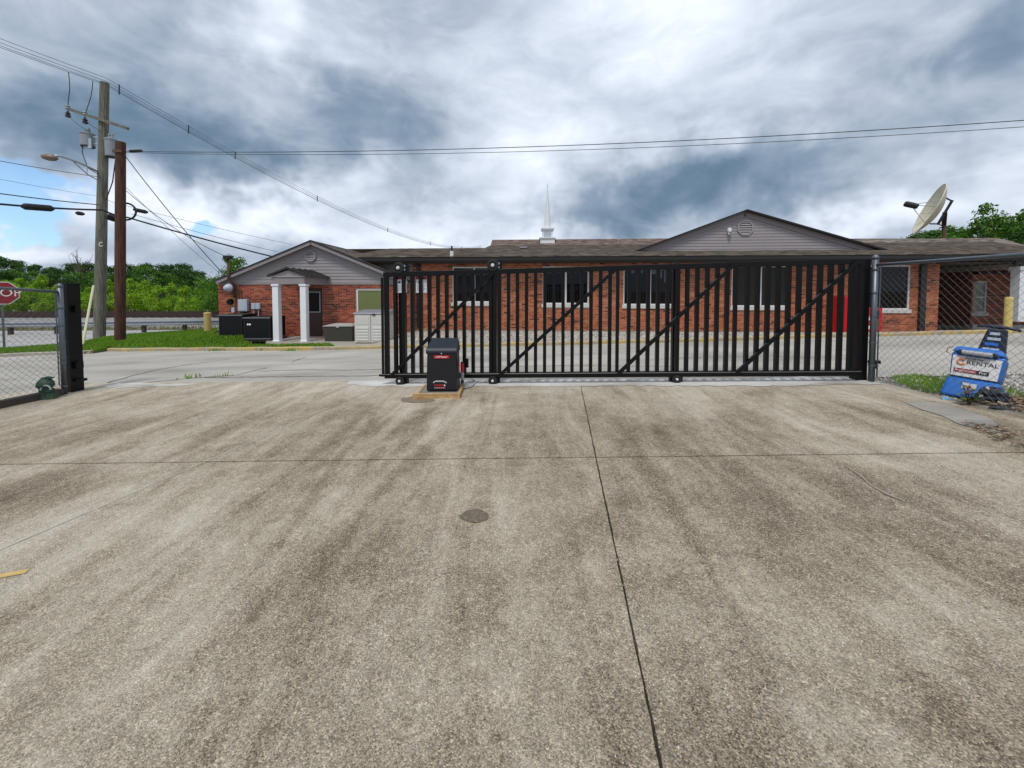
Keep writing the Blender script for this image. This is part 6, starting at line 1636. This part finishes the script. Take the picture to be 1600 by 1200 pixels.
crumple('crumpled_wrapper', 'wrapper_blue', G(1479, 625) + Vector((0, 0, 0.012)), 0.055, 0.035, 0.028, 5, 'small crumpled light blue wrapper at the slab edge', 'wrapper')
wq = G(1514, 634)
wd_ = thing('weed_plant', 'low reddish-green leafy weed in front of the blue machine', 'plant', wq)
rnd = random.Random(4); mb = MB(); lf = MB()
for i in range(9):
    a = rnd.uniform(0, 6.28); l = rnd.uniform(0.12, 0.28); tip = Vector((math.cos(a) * l * 0.55, math.sin(a) * l * 0.35, l))
    mb.tube([(0, 0, 0), tip * 0.5 + Vector((0, 0, 0.02)), tip], [0.006, 0.005, 0.003], 5)
    for k_ in range(9):
        c = tip * rnd.uniform(0.25, 1.05); b = rnd.uniform(0, 6.28); s = rnd.uniform(0.03, 0.06)
        d1 = Vector((math.cos(b), math.sin(b), rnd.uniform(-0.3, 0.5))).normalized(); d2 = d1.cross(Vector((rnd.uniform(-.4, .4), rnd.uniform(-.4, .4), 1))).normalized()
        lf.add([c, c + d1 * s + d2 * s * 0.4, c + d1 * s * 2, c + d1 * s - d2 * s * 0.4], [(0, 1, 2, 3)])
mb.build('stem', 'bark', wd_); lf.build('foliage', 'weed_leaf', wd_)

# ================================================================ TREES
def make_crown(seed, lobes, leaf, n, spread=1.0, low=0.15):
    """a crown of leaf faces in uneven clumps; unit height about 1, base at 0"""
    rnd = random.Random(seed); mb = MB()
    L = []
    for i in range(lobes):
        t = rnd.uniform(low, 0.98); a = rnd.uniform(0, 6.283)
        prof = math.sin(math.pi * min(1, max(0.0, (t - low * 0.6) / (1.02 - low * 0.6)) ** 0.75))
        rr_ = spread * 0.36 * prof * math.sqrt(rnd.random())
        L.append((Vector((math.cos(a) * rr_, math.sin(a) * rr_, t)), rnd.uniform(0.06, 0.14) * (0.6 + 0.6 * prof)))
    for i in range(n):
        c, r_ = L[rnd.randrange(lobes)]
        d = Vector((rnd.gauss(0, 1), rnd.gauss(0, 1), rnd.gauss(0, 0.75)))
        d.normalize(); p = c + d * r_ * rnd.uniform(0.55, 1.08)
        nrm = (d + Vector((rnd.uniform(-.7, .7), rnd.uniform(-.7, .7), rnd.uniform(-.2, .9)))).normalized()
        t1 = nrm.cross(Vector((rnd.uniform(-1, 1), rnd.uniform(-1, 1), rnd.uniform(-1, 1)))).normalized(); t2 = nrm.cross(t1)
        s = leaf * rnd.uniform(0.6, 1.3)
        mb.add([p - t1 * s, p - t2 * s * 0.55, p + t1 * s, p + t2 * s * 0.55], [(0, 1, 2, 3)])
    me = bpy.data.meshes.new('crown'); me.from_pydata(mb.v, [], mb.f); me.update()
    return me, L
def make_trunk(seed, L):
    rnd = random.Random(seed); mb = MB()
    mb.tube([(0, 0, -0.02), (0.01, 0.0, 0.25), (-0.01, 0.01, 0.5), (0.01, 0, 0.85)], [0.022, 0.017, 0.012, 0.004], 7)
    for c, r_ in rnd.sample(L, min(9, len(L))):
        z = max(0.18, c.z - 0.22); mb.tube([(0, 0, z), (c.x * 0.5, c.y * 0.5, (z + c.z) / 2 + 0.02), tuple(c)], [0.009, 0.006, 0.003], 5)
    me = bpy.data.meshes.new('trunk'); me.from_pydata(mb.v, [], mb.f); me.update(); me.materials.append(MATS['bark']); return me
VAR = {}
for key, mat_, lobes, leaf, n_, spread, low in (('light', 'leaf_light', 46, 0.021, 4200, 1.1, 0.06), ('mid', 'leaf_mid', 64, 0.018, 5600, 1.5, 0.05), ('dark', 'leaf_dark', 70, 0.017, 6200, 1.55, 0.05), ('sparse', 'leaf_mid', 26, 0.019, 1700, 1.1, 0.30)):
    VAR[key] = []
    for s in range(3):
        me, L = make_crown(100 + s * 7 + len(key) * 31, lobes, leaf, n_, spread, low); me.materials.append(MATS[mat_])
        VAR[key].append((me, make_trunk(s, L)))
tr_rnd = random.Random(77)
def tree(px, top, Y, key, label, group, wide=1.0, base=None):
    p = at(px, 500, Y); z0 = hill_z(p.x, Y) if Y > 40 else -0.6
    if base is not None: z0 = base
    zt2 = at(px, top, Y).z; h = zt2 - z0
    t = thing('tree', label, 'tree', (p.x, Y, z0), tr_rnd.uniform(0, 6.28), group)
    me, tk = VAR[key][tr_rnd.randrange(3)]
    for nm, m_ in (('trunk', tk), ('crown', me)):
        o = bpy.data.objects.new(nm, m_); COL.objects.link(o); o.parent = t
    t.scale = (h * wide, h * wide, h)
    return t
ORD = ['leftmost', 'second', 'third', 'fourth', 'fifth', 'sixth', 'seventh', 'eighth', 'ninth', 'tenth', 'eleventh', 'twelfth', 'thirteenth', 'fourteenth', 'fifteenth', 'sixteenth', 'seventeenth', 'eighteenth', 'nineteenth', 'twentieth', 'twenty-first', 'twenty-second', 'twenty-third', 'twenty-fourth']
front = [(-12, 432), (12, 440), (36, 436), (68, 430), (92, 446), (118, 444), (142, 450), (172, 438), (205, 436), (228, 440), (250, 447), (270, 443), (292, 447), (312, 449), (332, 445), (350, 450)]
for i, (px, tp) in enumerate(front):
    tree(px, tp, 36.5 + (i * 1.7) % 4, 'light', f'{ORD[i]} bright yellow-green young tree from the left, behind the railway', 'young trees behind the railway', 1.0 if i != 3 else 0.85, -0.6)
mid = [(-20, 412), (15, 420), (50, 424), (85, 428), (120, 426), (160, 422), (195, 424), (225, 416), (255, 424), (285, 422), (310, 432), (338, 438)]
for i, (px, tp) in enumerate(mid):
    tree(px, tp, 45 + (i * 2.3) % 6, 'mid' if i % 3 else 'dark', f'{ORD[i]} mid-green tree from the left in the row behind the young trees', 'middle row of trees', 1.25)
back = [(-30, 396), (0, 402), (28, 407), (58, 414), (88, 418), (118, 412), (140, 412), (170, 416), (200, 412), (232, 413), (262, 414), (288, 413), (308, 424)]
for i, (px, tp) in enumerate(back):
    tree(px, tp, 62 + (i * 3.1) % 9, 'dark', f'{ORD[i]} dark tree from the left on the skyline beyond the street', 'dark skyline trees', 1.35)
tree(365, 400, 30, 'mid', 'round green treetop rising behind the left wing eave', 'trees behind the buildings', 0.9, -0.6)
tree(350, 432, 34, 'dark', 'dark tree touching the left corner of the wing', 'trees behind the buildings', 0.9, -0.6)
right = [(1478, 356, 34, 'sparse'), (1532, 322, 36, 'sparse'), (1548, 336, 38, 'mid'), (1592, 326, 36, 'sparse'), (1512, 352, 37, 'mid'), (1572, 348, 39, 'mid'), (1618, 334, 36, 'mid'), (1600, 352, 33, 'dark')]
for i, (px, tp, Y, key) in enumerate(right):
    tree(px, tp, Y, key, ('small sparse tree just right of the dish pole', 'tall loose-crowned tree over the right end of the roof', 'full green tree behind the tall loose one', 'airy tree at the right edge above the roof hip', 'low green tree between the dish pole and the tall tree', 'green tree low behind the roof hip', 'green tree at the right edge of the view', 'dark low tree behind the carport roof')[i], 'trees behind the right roof', 0.85, -0.4)
for i, (px, tp) in enumerate(((1428, 369), (1442, 363), (1456, 361), (1470, 361))):
    tree(px, tp, 78 + i, 'dark', f'{ORD[i]} far dark tree from the left under the satellite dish', 'far dark trees under the dish', 1.3, 0)
# bare dead twigs above the skyline
tw = thing('bare_tree', 'leafless grey twigs rising over the skyline left of the grey pole', 'tree', at(125, 430, 58))
rnd = random.Random(12); mb = MB()
mb.tube([(0, 0, -3), (0, 0, 1)], [0.12, 0.08], 6)
for i in range(16):
    a = rnd.uniform(-1.3, 1.3); l = rnd.uniform(1.5, 3.6); p0 = Vector((0, 0, rnd.uniform(-1, 1)))
    p1 = p0 + Vector((math.sin(a) * l * 0.5, 0, l * 0.5)); p2 = p0 + Vector((math.sin(a) * l * 0.8, rnd.uniform(-.3, .3), l))
    mb.tube([p0, p1, p2], [0.05, 0.03, 0.012], 5)
    for k_ in range(3):
        q = p1.lerp(p2, rnd.random()); mb.tube([q, q + Vector((rnd.uniform(-.7, .7), 0, rnd.uniform(.3, .9)))], [0.02, 0.008], 4)
mb.build('branches', 'bark', tw)
